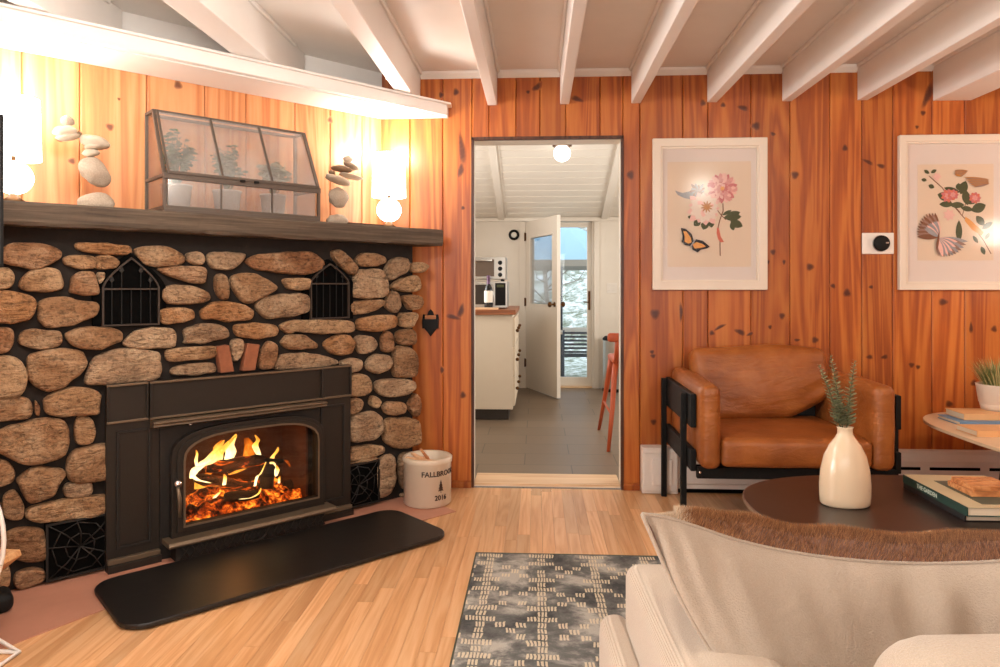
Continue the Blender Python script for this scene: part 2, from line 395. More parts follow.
# ------------------------------------------------------------------ mesh building
class MB:
    def __init__(s):
        s.v = []; s.f = []; s.mi = []; s.sm = []; s.mats = []; s.at = {}
    def m(s, mat):
        if mat not in s.mats: s.mats.append(mat)
        return s.mats.index(mat)
    def add(s, vs, fs, mat, smooth=False, **attrs):
        o = len(s.v); s.v += [tuple(v) for v in vs]
        k = s.m(mat)
        for f in fs: s.f.append(tuple(i + o for i in f)); s.mi.append(k); s.sm.append(smooth)
        for key, val in attrs.items():
            d = s.at.setdefault(key, {})
            for i in range(len(vs)): d[o + i] = val[i] if isinstance(val, list) else val
        return o
    def box(s, a, b, mat, M=None, **kw):
        x0, y0, z0 = a; x1, y1, z1 = b
        vs = [Vector(p) for p in ((x0, y0, z0), (x1, y0, z0), (x1, y1, z0), (x0, y1, z0), (x0, y0, z1), (x1, y0, z1), (x1, y1, z1), (x0, y1, z1))]
        if M is not None: vs = [M @ v for v in vs]
        s.add(vs, [(0, 3, 2, 1), (4, 5, 6, 7), (0, 1, 5, 4), (1, 2, 6, 5), (2, 3, 7, 6), (3, 0, 4, 7)], mat, **kw); return s
    def prism(s, pts, lo, hi, mat, plane='xy', M=None, smooth=False, **kw):
        """polygon pts in the given plane extruded from lo to hi along the remaining axis"""
        def P(p, h):
            v = {'xy': (p[0], p[1], h), 'xz': (p[0], h, p[1]), 'yz': (h, p[0], p[1])}[plane]
            v = Vector(v); return M @ v if M is not None else v
        n = len(pts)
        vs = [P(p, lo) for p in pts] + [P(p, hi) for p in pts]
        fs = [tuple(range(n - 1, -1, -1)), tuple(range(n, 2 * n))] + [(i, (i + 1) % n, n + (i + 1) % n, n + i) for i in range(n)]
        s.add(vs, fs, mat, smooth, **kw); return s
    def frame(s, outer, inner, lo, hi, mat, plane='xz'):
        """ring between two loops with equal point counts, extruded"""
        def P(p, h): return {'xy': (p[0], p[1], h), 'xz': (p[0], h, p[1]), 'yz': (h, p[0], p[1])}[plane]
        n = len(outer)
        vs = [P(p, lo) for p in outer] + [P(p, lo) for p in inner] + [P(p, hi) for p in outer] + [P(p, hi) for p in inner]
        fs = []
        for i in range(n):
            j = (i + 1) % n
            fs += [(i, j, n + j, n + i), (2 * n + i, 3 * n + i, 3 * n + j, 2 * n + j), (i, 2 * n + i, 2 * n + j, j), (n + i, n + j, 3 * n + j, 3 * n + i)]
        s.add(vs, fs, mat); return s
    def lathe(s, prof, mat, c=(0, 0, 0), seg=32, M=None, smooth=True, cap=False, flat=1.0, **kw):
        vs = []; fs = []
        for r, z in prof:
            for i in range(seg):
                a = 2 * PI * i / seg
                v = Vector((c[0] + r * math.cos(a), c[1] + r * math.sin(a) * flat, c[2] + z)); vs.append(M @ v if M is not None else v)
        for k in range(len(prof) - 1):
            for i in range(seg):
                j = (i + 1) % seg
                fs.append((k * seg + i, k * seg + j, (k + 1) * seg + j, (k + 1) * seg + i))
        if cap:
            fs.append(tuple(range(seg - 1, -1, -1))); fs.append(tuple((len(prof) - 1) * seg + i for i in range(seg)))
        s.add(vs, fs, mat, smooth, **kw); return s
    def tube(s, pts, r, mat, seg=8, closed=False, smooth=True, **kw):
        pts = [Vector(p) for p in pts]; n = len(pts)
        rs = r if isinstance(r, (list, tuple)) else [r] * n
        vs = []; fs = []
        up = None
        for i, p in enumerate(pts):
            if closed: d = pts[(i + 1) % n] - pts[i - 1]
            else: d = pts[min(i + 1, n - 1)] - pts[max(i - 1, 0)]
            d.normalize()
            if up is None:
                up = Vector((0, 0, 1)) if abs(d.z) < .9 else Vector((1, 0, 0))
            a = d.cross(up); 
            if a.length < 1e-5: a = d.cross(Vector((1, .3, 0)))
            a.normalize(); b = a.cross(d).normalized(); up = b
            for k in range(seg):
                t = 2 * PI * k / seg
                vs.append(p + (a * math.cos(t) + b * math.sin(t)) * rs[i])
        m = n if closed else n - 1
        for i in range(m):
            i2 = (i + 1) % n
            for k in range(seg):
                k2 = (k + 1) % seg
                fs.append((i * seg + k, i * seg + k2, i2 * seg + k2, i2 * seg + k))
        if not closed: fs += [tuple(range(seg - 1, -1, -1)), tuple((n - 1) * seg + k for k in range(seg))]
        s.add(vs, fs, mat, smooth, **kw); return s
    def ell(s, c, r, mat, seg=20, rings=12, jit=0.0, M=None, nsc=3.0, sq=1.0, **kw):
        vs = []; fs = []
        c = Vector(c); off = Vector((random.random() * 50, random.random() * 50, 0))
        sg = lambda q: math.copysign(abs(q) ** sq, q)
        for i in range(rings + 1):
            ph = PI * i / rings
            for k in range(seg):
                th = 2 * PI * k / seg
                d = Vector((sg(math.sin(ph)) * sg(math.cos(th)), sg(math.sin(ph)) * sg(math.sin(th)), sg(math.cos(ph))))
                q = 1 + jit * noise.noise(d * nsc + off)
                v = Vector((d.x * r[0] * q, d.y * r[1] * q, d.z * r[2] * q))
                if M is not None: v = M @ v
                vs.append(v + c)
        for i in range(rings):
            for k in range(seg):
                k2 = (k + 1) % seg
                fs.append((i * seg + k, (i + 1) * seg + k, (i + 1) * seg + k2, i * seg + k2))
        s.add(vs, fs, mat, True, **kw); return s
    def rbox(s, a, b, rad, mat, n=14, puff=(0, 0, 0), M=None, fn=None, **kw):
        """rounded, optionally puffed box from a dense cube surface"""
        a = Vector(a); b = Vector(b); c = (a + b) / 2; h = (b - a) / 2
        idx = {}; vs = []; fs = []
        ts = [math.sin(PI / 2 * (-1 + 2 * i / n)) for i in range(n + 1)]
        def vid(i, j, k):
            if (i, j, k) in idx: return idx[(i, j, k)]
            q = Vector((ts[i], ts[j], ts[k])); p = Vector((q.x * h.x, q.y * h.y, q.z * h.z))
            rr = min(rad, h.x, h.y, h.z)
            inn = Vector([max(-(h[m] - rr), min(h[m] - rr, p[m])) for m in range(3)])
            d = p - inn
            if d.length > 1e-9: d = d.normalized() * rr
            w = inn + d
            for m in range(3):
                o1, o2 = (m + 1) % 3, (m + 2) % 3
                w[m] += (w[m] / h[m]) * puff[m] * (1 - q[o1] ** 2) * (1 - q[o2] ** 2)
            if fn: w = fn(w, q)
            w = w + c
            if M is not None: w = M @ w
            idx[(i, j, k)] = len(vs); vs.append(w); return len(vs) - 1
        for u in range(n):
            for v in range(n):
                fs.append((vid(u, v, 0), vid(u, v + 1, 0), vid(u + 1, v + 1, 0), vid(u + 1, v, 0)))
                fs.append((vid(u, v, n), vid(u + 1, v, n), vid(u + 1, v + 1, n), vid(u, v + 1, n)))
                fs.append((vid(u, 0, v), vid(u + 1, 0, v), vid(u + 1, 0, v + 1), vid(u, 0, v + 1)))
                fs.append((vid(u, n, v), vid(u, n, v + 1), vid(u + 1, n, v + 1), vid(u + 1, n, v)))
                fs.append((vid(0, u, v), vid(0, u, v + 1), vid(0, u + 1, v + 1), vid(0, u + 1, v)))
                fs.append((vid(n, u, v), vid(n, u + 1, v), vid(n, u + 1, v + 1), vid(n, u, v + 1)))
        s.add(vs, fs, mat, True, **kw); return s
    def build(s, name, parent=None, bevel=0.0, seg=2, subsurf=0, sharp=None, loc=None, rotz=0.0):
        me = bpy.data.meshes.new(name)
        me.from_pydata(s.v, [], s.f); me.validate(clean_customdata=False)
        for m in s.mats: me.materials.append(MATS[m])
        if len(me.polygons) == len(s.f):
            me.polygons.foreach_set('material_index', s.mi)
            me.polygons.foreach_set('use_smooth', s.sm)
        for key, d in s.at.items():
            ex = next(iter(d.values()))
            if isinstance(ex, (tuple, list)):
                at = me.color_attributes.new(key, 'FLOAT_COLOR', 'POINT')
                for i in range(len(s.v)): at.data[i].color = (*d.get(i, (.5, .5, .5))[:3], 1)
            else:
                at = me.attributes.new(key, 'FLOAT', 'POINT')
                for i in range(len(s.v)): at.data[i].value = d.get(i, 0.0)
        me.update()
        bm = bmesh.new(); bm.from_mesh(me); bmesh.ops.recalc_face_normals(bm, faces=bm.faces); bm.to_mesh(me); bm.free()
        if sharp: me.set_sharp_from_angle(angle=math.radians(sharp))
        o = bpy.data.objects.new(name, me); COL.objects.link(o)
        if parent is not None: o.parent = parent
        if loc is not None: o.location = loc
        if rotz: o.rotation_euler.z = rotz
        if bevel:
            md = o.modifiers.new('bevel', 'BEVEL'); md.width = bevel; md.segments = seg; md.limit_method = 'ANGLE'
            md.angle_limit = math.radians(40)
        if subsurf:
            md = o.modifiers.new('sub', 'SUBSURF'); md.levels = subsurf; md.render_levels = subsurf
        return o

def thing(name, label, cat, loc=(0, 0, 0), rotz=0.0, group=None):
    o = bpy.data.objects.new(name, None); COL.objects.link(o); o.empty_display_size = .1
    o.location = loc; o.rotation_euler = (0, 0, rotz); o['label'] = label; o['category'] = cat
    if group: o['group'] = group
    return o
def tag(o, label, cat, group=None, kind=None):
    o['label'] = label; o['category'] = cat
    if group: o['group'] = group
    if kind: o['kind'] = kind
    return o
def struct(o, label=None):
    o['kind'] = 'structure'
    if label: o['label'] = label
    return o
def text_mesh(s, size, mb, mat, place, thick=.0006):
    """add lettering to mb; place(x, y, h) -> 3D position"""
    cu = bpy.data.curves.new('lettering', 'FONT'); cu.body = s; cu.size = size; cu.extrude = thick
    cu.align_x = 'CENTER'; cu.align_y = 'CENTER'; cu.resolution_u = 3; cu.offset = size * .022
    ob = bpy.data.objects.new('lettering', cu); COL.objects.link(ob)
    dg = bpy.context.evaluated_depsgraph_get(); me = ob.evaluated_get(dg).to_mesh()
    vs = [place(v.co.x, v.co.y, v.co.z + thick) for v in me.vertices]
    fs = [tuple(p.vertices) for p in me.polygons]
    mb.add(vs, fs, mat)
    ob.evaluated_get(dg).to_mesh_clear(); bpy.data.objects.remove(ob); bpy.data.curves.remove(cu)

FP_LOC = (CORNER[0], CORNER[1], 0); FP_ROT = PI / 4       # fireplace frame: x' right along wall, y' into wall
def fpw(xl, n, z=0.0):                                     # fireplace-local -> world
    return Vector((CORNER[0] + R2 * (xl + n), R2 * (xl - n), z))

# ================================================================== THE ROOM
XL, XR, YB = -2.62, 3.55, -6.2
CEIL = 2.42
# floor: oak strips running towards the back wall
mb = MB(); x = XL; w = .0575
while x < XR + .05:
    y = YB - random.random() * 1.0
    while y < 0:
        L = random.uniform(.7, 1.6); y1 = min(y + L, 0.0)
        mb.box((x + .0004, max(y, YB) + .0004, -.03), (x + w - .0004, y1 - .0004, 0), 'oak_floor', tone=random.uniform(.15, .9))
        y = y1
        if y >= 0: break
    x += w
mb.box((XL, YB, -.09), (XR + .06, 0.0, -.012), 'stove_dark')
struct(mb.build('floor'))
# smooth border strip in front of the hearth (reddish stone), set flush in the floor
bp = [(-2.5, .02), (-2.5, .80), (-1.919, .765), (-1.523, .655), (.016, .66), (.03, .66), (.03, .12), (.0, .02)]
mb = MB()
mb.prism([(p[0], -p[1]) for p in reversed(bp)], .0005, .004, 'slate_border')
o = mb.build('trim_1'); o.location = FP_LOC; o.rotation_euler.z = FP_ROT; struct(o)
mb = MB(); mb.prism([(.03, -.66), (.27, -.66 + .0), (.42, -.45), (.27, -.29), (.03, -.29)], .0005, .003, 'slate_border')

def board_wall(mb, x0, x1, z0, z1, seams, y=0.0, th=.02, mat='pine', tones=None):
    xs = [x0] + [s for s in seams if x0 + .02 < s < x1 - .02] + [x1]
    for i in range(len(xs) - 1):
        a, b = xs[i], xs[i + 1]; g = .0035
        tn = (tones or {}).get(i, random.uniform(.2, .85))
        # board with eased edges and a groove between boards
        pts = [(a, y + th), (a, y + .006), (a + g, y), (b - g, y), (b, y + .006), (b, y + th)]
        mb.prism(pts, z0, z1, mat, 'xy', tone=tn)
    return xs
def knots(mb, lst, place, tone_of, mat='pine'):
    for (u, z, ru, rz, rot) in lst:
        vs = [place(u, z, .0009)]; kn = [1.0]; n = 20
        for ring, (k, v) in enumerate(((.35, .85), (.62, .5), (1.0, 0.0))):
            for i in range(n):
                a = 2 * PI * i / n; wv = 1 + .12 * math.sin(3 * a + u * 9)
                p = (ru * k * wv * math.cos(a), rz * k * wv * math.sin(a))
                q = (p[0] * math.cos(rot) - p[1] * math.sin(rot), p[0] * math.sin(rot) + p[1] * math.cos(rot))
                vs.append(place(u + q[0], z + q[1], .0009 - .0003 * ring)); kn.append(v)
        fs = [(0, 1 + i, 1 + (i + 1) % n) for i in range(n)]
        for r in range(2):
            for i in range(n):
                j = (i + 1) % n; fs.append((1 + r * n + i, 1 + (r + 1) * n + i, 1 + (r + 1) * n + j, 1 + r * n + j))
        mb.add(vs, fs, mat, False, tone=tone_of(u), knot=kn)

BW_T = .15
seams = [-.742, -.548, -.279, -.122, .017, .167, .363, .591, .835, .976, 1.218, 1.436, 1.658, 1.835, 2.005, 2.219, 2.398, 2.60, 2.81, 3.01, 3.22, 3.4]
mb = MB()
tone = {}
def add_boards(x0, x1, z0, z1):
    xs = [x0] + [s for s in seams if x0 + .015 < s < x1 - .015] + [x1]
    for i in range(len(xs) - 1):
        a, b = xs[i] + .0012, xs[i + 1] - .0012; g = .004; key = len([s for s in seams if s <= a + .003])
        if key not in tone: tone[key] = random.uniform(.2, .85)
        pts = [(a, .019), (a, .004), (a + g, 0), (b - g, 0), (b, .004), (b, .019)]
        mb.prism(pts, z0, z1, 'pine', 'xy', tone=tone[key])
for k, v in {2: .72, 3: .8, 4: .6, 8: .35, 9: .42, 10: .55, 12: .38, 14: .3}.items(): tone[k] = v
DX0, DX1, DZ = -.378, .494, 2.035
add_boards(-.95, DX0, 0.0, CEIL); add_boards(DX0, DX1, DZ, CEIL); add_boards(DX1, XR, 0.0, CEIL)
# body of the wall behind the boards (white on the kitchen side)
for a, b in (((-2.4, .03, 0), (DX0, BW_T, 2.7)), ((DX1, .03, 0), (XR, BW_T, 2.7)), ((DX0, .03, DZ), (DX1, BW_T, 2.7))):
    mb.box(a, b, 'kitchen_white'); mb.box((a[0] if a[0] > -2 else -.95, .0195, a[2]), (b[0], .03, min(b[2], CEIL)), 'mortar')
tw = lambda u: tone[len([s for s in seams if s <= u + .001])]
kl = []
def K(px, py, ru=.016, rz=.018, rot=0.0):
    X, Z = wall(px, py); kl.append((X, Z, ru * 1.35, rz * 1.35, rot))
for a in [(703, 103), (723, 105, .014, .014), (743, 108, .028, .014, -.3), (756, 126, .022, .022), (773, 134, .014, .01, -.5), (795, 175, .02, .022),
          (655, 314, .024, .028), (681, 312, .01, .05), (712, 333, .014, .014), (720, 327, .034, .009, .5), (740, 332, .03, .014, -.4), (750, 334, .02, .008, .4), (773, 252, .014, .016),
          (784, 262, .009, .014), (768, 262, .009, .012), (782, 316, .016, .018), (770, 327, .01, .012), (810, 267, .02, .02), (815, 340, .018, .018), (797, 340, .016, .008),
          (652, 352, .012, .012), (833, 286, .015, .012, -.7), (845, 148, .014, .018), (881, 166, .022, .012, -.3), (868, 162, .03, .01, -.5), (923, 113, .014, .014), (928, 95, .02, .07, -.35),
          (847, 293, .02, .022), (871, 287, .012, .01), (869.5, 357, .018, .012), (884.5, 357, .018, .012, .3), (911.5, 365, .015, .014), (918, 367, .012, .012), (943, 302, .024, .018),
          (971, 328, .01, .03), (994, 329, .016, .018), (949, 404, .02, .018), (974, 383, .018, .018), (630.5, 175, .02, .026), (653.6, 422, .016, .016), (653, 356, .014, .012),
          (537, 87, .03, .016, .7), (577, 99, .034, .014, -.35), (456, 92, .016, .02), (528, 92, .01, .01), (462, 150, .018, .09, .1), (461, 170, .016, .04, -.2), (453, 317, .04, .013, -.25), (461, 311, .016, .04, -.3),
          (463, 395, .016, .02), (463, 208, .011, .011), (442, 370, .012, .02), (441, 95, .012, .016), (917, 127, .01, .01)]: K(*a)
knots(mb, kl, lambda u, z, h: Vector((u, -h, z)), tw)
o = mb.build('wall_back'); struct(o)

# diagonal wall behind the fireplace
mb = MB()
dseams = [-2.3, -2.02, -1.757, -1.545, -1.273, -1.011, -.807, -.542, -.335, -.133]
DL = -2.42
dt = {}
xs = [DL] + [s for s in dseams if s > DL] + [0]
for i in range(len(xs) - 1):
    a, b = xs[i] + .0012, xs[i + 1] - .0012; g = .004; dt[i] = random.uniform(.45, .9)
    mb.prism([(a, .019), (a, .004), (a + g, 0), (b - g, 0), (b, .004), (b, .019)], 0.0, 2.2, 'pine_lamplit', 'xy', tone=dt[i])
mb.box((DL, .0, 2.2), (0, .0195, CEIL), 'white_paint'); mb.box((DL, .0195, 0), (0, .06, CEIL), 'mortar')
def dtone(u):
    return dt[max(0, len([s for s in xs if s <= u]) - 1)]
kd = []
for (px, py, a, b) in [(178, 85, .016, .018), (110, 127, .014, .014), (119, 99, .006, .006), (72, 161, .012, .012), (330, 120, .012, .014), (310, 190, .01, .012), (60, 140, .01, .008)]:
    X, Z = fpl(px, py, 0); kd.append((X, Z, a * 1.5, b * 1.5, 0))
knots(mb, kd, lambda u, z, h: Vector((u, -h, z)), dtone, 'pine_lamplit')
o = mb.build('wall_fireplace', loc=FP_LOC, rotz=FP_ROT); struct(o)
LY = CORNER[1] + R2 * DL                                   # y where the diagonal wall ends
LX = CORNER[0] + R2 * DL
# remaining walls, out of the picture, with real window openings towards the daylight
mb = MB(); s_ = [YB + .2 * i for i in range(1, 30)]
def plank_box(mb, a, b): mb.box(a, b, 'pine', tone=random.uniform(.3, .8))
yy = YB
while yy < LY - .01:
    y1 = min(yy + .2, LY)
    if -5.2 < yy < -3.41:
        plank_box(mb, (LX - .08, yy, 0), (LX, y1 - .004, .8)); plank_box(mb, (LX - .08, yy, 2.05), (LX, y1 - .004, CEIL))
    else: plank_box(mb, (LX - .08, yy, 0), (LX, y1 - .004, CEIL))
    yy = y1
struct(mb.build('wall_left'))
mb = MB(); yy = YB
while yy < -.01:
    y1 = min(yy + .2, 0); plank_box(mb, (XR, yy, 0), (XR + .08, y1 - .004, CEIL)); yy = y1
struct(mb.build('wall_right'))
mb = MB(); xx = LX
while xx < XR - .01:
    x1 = min(xx + .2, XR)
    if (-1.3 < xx < 2.2):
        plank_box(mb, (xx, YB - .08, 0), (x1 - .004, YB, .7)); plank_box(mb, (xx, YB - .08, 2.1), (x1 - .004, YB, CEIL))
    else: plank_box(mb, (xx, YB - .08, 0), (x1 - .004, YB, CEIL))
    xx = x1
struct(mb.build('wall_front'))
def window(name, lo, hi, axis):
    mb = MB(); w = .06
    if axis == 'x':   # in a wall facing y
        (x0, z0), (x1, z1) = lo, hi; y = YB - .04
        for a, b in (((x0, z0), (x1, z0 + w)), ((x0, z1 - w), (x1, z1)), ((x0, z0), (x0 + w, z1)), ((x1 - w, z0), (x1, z1)), (((x0 + x1) / 2 - .03, z0), ((x0 + x1) / 2 + .03, z1))):
            mb.box((a[0], y - .03, a[1]), (b[0], y + .04, b[1]), 'white_paint')
        mb.box((x0, y - .002, z0), (x1, y + .002, z1), 'clear_glass')
    else:
        (y0, z0), (y1, z1) = lo, hi; x = LX - .04
        for a, b in (((y0, z0), (y1, z0 + w)), ((y0, z1 - w), (y1, z1)), ((y0, z0), (y0 + w, z1)), ((y1 - w, z0), (y1, z1)), (((y0 + y1) / 2 - .03, z0), ((y0 + y1) / 2 + .03, z1))):
            mb.box((x - .03, a[0], a[1]), (x + .04, b[0], b[1]), 'white_paint')
        mb.box((x - .002, y0, z0), (x + .002, y1, z1), 'clear_glass')
    return struct(mb.build(name))
window('window_1', (-1.02, .7), (2.18, 2.1), 'x')
window('window_2', (-5.0, .8), (-3.4, 2.05), 'y')

# ceiling, beams, ledge over the hearth
mb = MB()
cp = [(LX, YB), (XR, YB), (XR, BW_T), (CORNER[0], BW_T), (CORNER[0], 0.0), (LX - .02, LY)]
mb.prism(cp, CEIL, CEIL + .06, 'white_panel')
struct(mb.build('ceiling'))
beams = [(-.286, .055), (.133, .053), (.541, .053), (.971, .055), (1.391, .055), (1.808, .057), (2.222, .21), (2.66, .055), (3.08, .055),
         (-.765, .085), (-1.38, .135), (-1.95, .08), (-2.4, .06)]
for i, (bx, bw) in enumerate(beams):
    mb = MB(); bz = 2.222 if bx < 2 or bx > 2.5 else 2.213
    if bx < CORNER[0]:
        y0 = (bx - CORNER[0]) - .03; y1 = y0 + bw
        pts = [(bx, YB + .01), (bx + bw, YB + .01), (bx + bw, y0 + bw), (bx, y0)]
    elif bx < CORNER[0] + .05:
        pts = [(bx, YB + .01), (bx + bw, YB + .01), (bx + bw, -.002), (bx, -.002)]
    else:
        pts = [(bx, YB + .01), (bx + bw, YB + .01), (bx + bw, -.001), (bx, -.001)]
    mb.prism(pts, bz, CEIL - .0005, 'white_paint')
    yt = pts[3][1] - .03
    for xa, xb in ((bx - .016, bx - .0005), (bx + bw + .0005, bx + bw + .016)):
        mb.box((xa, YB + .01, CEIL - .02), (xb, yt, CEIL - .0005), 'white_paint')
    struct(mb.build('trim_%d' % (i + 3), bevel=.004))
mb = MB()
xs = sorted([(b[0], b[0] + b[1]) for b in beams if b[0] > -.8]); prev = CORNER[0] + .02
for a, b in xs + [(XR, XR)]:
    if a - prev > .03:
        mb.prism([(-.001, CEIL - .04), (-.001, CEIL - .001), (-.03, CEIL - .001), (-.026, CEIL - .014), (-.012, CEIL - .03)], prev + .002, a - .002, 'white_paint', 'yz')
    prev = b
struct(mb.build('trim_16'))
# boxed ledge running over the fireplace
mb = MB()
lp = [(DL + .0, -.001), (-.002, -.001), (.276, -.279), (.222, -.335), (DL, -.335)]
mb.prism(lp[::-1], 2.15, 2.216, 'white_paint')
lp2 = [(DL + .0, -.001), (-.002, -.001), (.29, -.293), (.238, -.352), (DL, -.352)]
mb.prism(lp2[::-1], 2.2095, 2.2215, 'white_paint')
mb.box((DL, -.30, 2.144), (.16, -.285, 2.1505), 'white_paint')
struct(mb.build('trim_17', bevel=.003, loc=FP_LOC, rotz=FP_ROT))

# ================================================================== DOORWAY, KITCHEN
mb = MB()
mb.box((DX0 - .004, -.006, 0), (DX0 + .012, .022, DZ), 'walnut'); mb.box((DX1 - .012, -.006, 0), (DX1 + .004, .022, DZ), 'walnut')
mb.box((DX0 - .004, -.006, DZ - .014), (DX1 + .004, .022, DZ + .004), 'walnut')
mb.box((DX0, .022, 0), (DX0 + .005, BW_T + .01, DZ), 'kitchen_white'); mb.box((DX1 - .005, .022, 0), (DX1, BW_T + .01, DZ), 'kitchen_white')
mb.box((DX0, .022, DZ - .014), (DX1, BW_T + .01, DZ), 'kitchen_white')
struct(mb.build('trim_18', bevel=.002))
mb = MB(); mb.box((DX0 + .006, .025, .0), (DX1 - .006, .265, .018), 'threshold_oak'); struct(mb.build('trim_19', bevel=.008))
for nm, a, b in (('baseboard_back', -.545, DX0 - .003), ('baseboard_door', DX1 + .003, .588)):
    mb = MB(); mb.box((a, -.016, 0), (b, -.001, .03), 'pine', tone=.2); mb.prism([(-.016, .03), (-.001, .03), (-.001, .042)], a, b, 'pine', 'yz', tone=.2); struct(mb.build(nm, bevel=.002))
KY = 4.05; KXL, KXR = -1.3, 2.2
mb = MB(); mb.box((KXL, BW_T, -.05), (KXR, KY + .12, .0), 'kitchen_tile'); mb.box((-2.4, 0.02, -.05), (KXL, KY, -.001), 'kitchen_tile')
struct(mb.build('floor_kitchen')); 
# far wall with the patio door opening
OX0, OX1, OZ = -.13, .655, 1.945
mb = MB()
for a, b in (((KXL, KY, 0), (OX0, KY + .12, 2.7)), ((OX1, KY, 0), (KXR, KY + .12, 2.7)), ((OX0, KY, OZ), (OX1, KY + .12, 2.7))):
    mb.box(a, b, 'kitchen_white')
z = .15
while z < 0: pass
for xx in [KXL + .15 * i for i in range(1, 8)]: pass
struct(mb.build('wall_kitchen_back'))
mb = MB(); mb.box((KXL - .08, BW_T, 0), (KXL, 1.2, 2.7), 'kitchen_white'); mb.box((KXL - .08, 1.2, 0), (KXL, 2.6, 1.0), 'kitchen_white')
mb.box((KXL - .08, 1.2, 2.0), (KXL, 2.6, 2.7), 'kitchen_white'); mb.box((KXL - .08, 2.6, 0), (KXL, KY, 2.7), 'kitchen_white'); struct(mb.build('wall_kitchen_left'))
mb = MB(); mb.box((KXR, BW_T, 0), (KXR + .08, 1.0, 2.7), 'kitchen_white'); mb.box((KXR, 1.0, 0), (KXR + .08, 2.6, .9), 'kitchen_white')
mb.box((KXR, 1.0, 2.1), (KXR + .08, 2.6, 2.7), 'kitchen_white'); mb.box((KXR, 2.6, 0), (KXR + .08, KY, 2.7), 'kitchen_white'); struct(mb.build('wall_kitchen_right'))
# sloping boarded ceiling: lap boards run across
slope = .312; YR = 2.36; ZR = 2.49
def zc(y): return ZR - slope * (y - YR)
mb = MB()
mb.box((KXL, BW_T, 2.6), (KXR, YR, 2.66), 'kitchen_white')
mb.box((KXL, YR - .08, 2.47), (KXR, YR, 2.6), 'kitchen_white')
y = YR; n = 12; st = (KY - YR) / n
for i in range(n):
    a = YR + i * st; b = a + st
    mb.prism([(a, zc(a) - .000), (b - .012, zc(b - .012)), (b - .006, zc(b) + .008), (b, zc(b) + .004), (b, zc(b) + .05), (a, zc(a) + .05)], KXL, KXR, 'kitchen_white', 'yz')
struct(mb.build('ceiling_kitchen'))
i = 20
for bx in (-.45, .735):
    mb = MB(); mb.prism([(YR, zc(YR) - .03), (KY - .001, zc(KY) - .03), (KY - .001, zc(KY) + .0), (YR, zc(YR) + .0)], bx, bx + .075, 'kitchen_white', 'yz')
    mb.prism([(YR, zc(YR) - .012), (KY - .001, zc(KY) - .012), (KY - .001, zc(KY) - .001), (YR, zc(YR) - .001)], bx + .076, bx + .1, 'kitchen_white', 'yz')
    struct(mb.build('trim_%d' % i, bevel=.003)); i += 1
mb = MB(); mb.box((KXL, KY - .03, 1.925), (KXR, KY - .001, 1.965), 'kitchen_white'); mb.box((KXL, KY - .045, 1.957), (KXR, KY - .001, 1.968), 'kitchen_white'); struct(mb.build('trim_22', bevel=.003))
mb = MB()
mb.box((OX0 - .07, KY - .022, 0), (OX0, KY - .001, OZ - .025), 'kitchen_white'); mb.box((OX1, KY - .022, 0), (OX1 + .06, KY - .001, OZ - .025), 'kitchen_white')
mb.box((OX0, KY + .0, 0), (OX0 + .02, KY + .12, OZ), 'kitchen_white'); mb.box((OX1 - .02, KY, 0), (OX1, KY + .12, OZ), 'kitchen_white'); mb.box((OX0, KY, OZ - .02), (OX1, KY + .12, OZ), 'kitchen_white')
mb.box((OX0 + .02, KY, 0), (OX1 - .02, KY + .12, .02), 'threshold_oak')
struct(mb.build('trim_23', bevel=.003))
mb = MB(); mb.box((OX1 + .062, KY - .016, 0), (KXR, KY - .001, .1), 'kitchen_white'); struct(mb.build('baseboard_kitchen', bevel=.003))
# inner door leaf, standing open towards us
hx, hy = OX0 + .02, KY - .02
fx, fy = .225, 3.22
ang = math.atan2(fy - hy, fx - hx); Lw = math.hypot(fx - hx, fy - hy)
door = bpy.data.objects.new('door_1', None); COL.objects.link(door); door.location = (hx, hy, 0); door.rotation_euler.z = ang
struct(door)
mb = MB(); H = 1.915; th = .02
gx0, gx1, gz0, gz1 = .14, Lw - .12, .98, 1.72
mb.frame([(0, .012), (Lw, .012), (Lw, H), (0, H)], [(gx0, gz0), (gx1, gz0), (gx1, gz1), (gx0, gz1)], -th, th, 'kitchen_white')
mb.frame([(gx0 - .02, gz0 - .02), (gx1 + .02, gz0 - .02), (gx1 + .02, gz1 + .02), (gx0 - .02, gz1 + .02)], [(gx0, gz0), (gx1, gz0), (gx1, gz1), (gx0, gz1)], -th - .006, th + .006, 'kitchen_white')
mb.build('leaf', door, bevel=.002)
mb = MB(); mb.box((gx0, -.003, gz0), (gx1, .003, gz1), 'pane_glass'); mb.build('glass_pane', door)
mb = MB()
for sd in (-1, 1):
    mb.lathe([(.026, 0), (.026, .006), (.010, .01), (.010, .035), (.027, .045), (.030, .06), (.022, .072), (0.0, .075)], 'brass_dark', seg=20,
             M=Matrix.Translation((Lw - .06, sd * th, .985)) @ Matrix.Rotation(-sd * PI / 2, 4, 'X'))
mb.build('door_knob', door)
for hz_ in (.25, .95, 1.7):
    mb = MB(); mb.box((-.012, -.03, hz_), (.012, -.018, hz_ + .09), 'brass_dark'); mb.lathe([(.008, -.003), (.008, .093)], 'brass_dark', c=(-.006, -.03, hz_), seg=12, cap=True); mb.build('hinge', door)
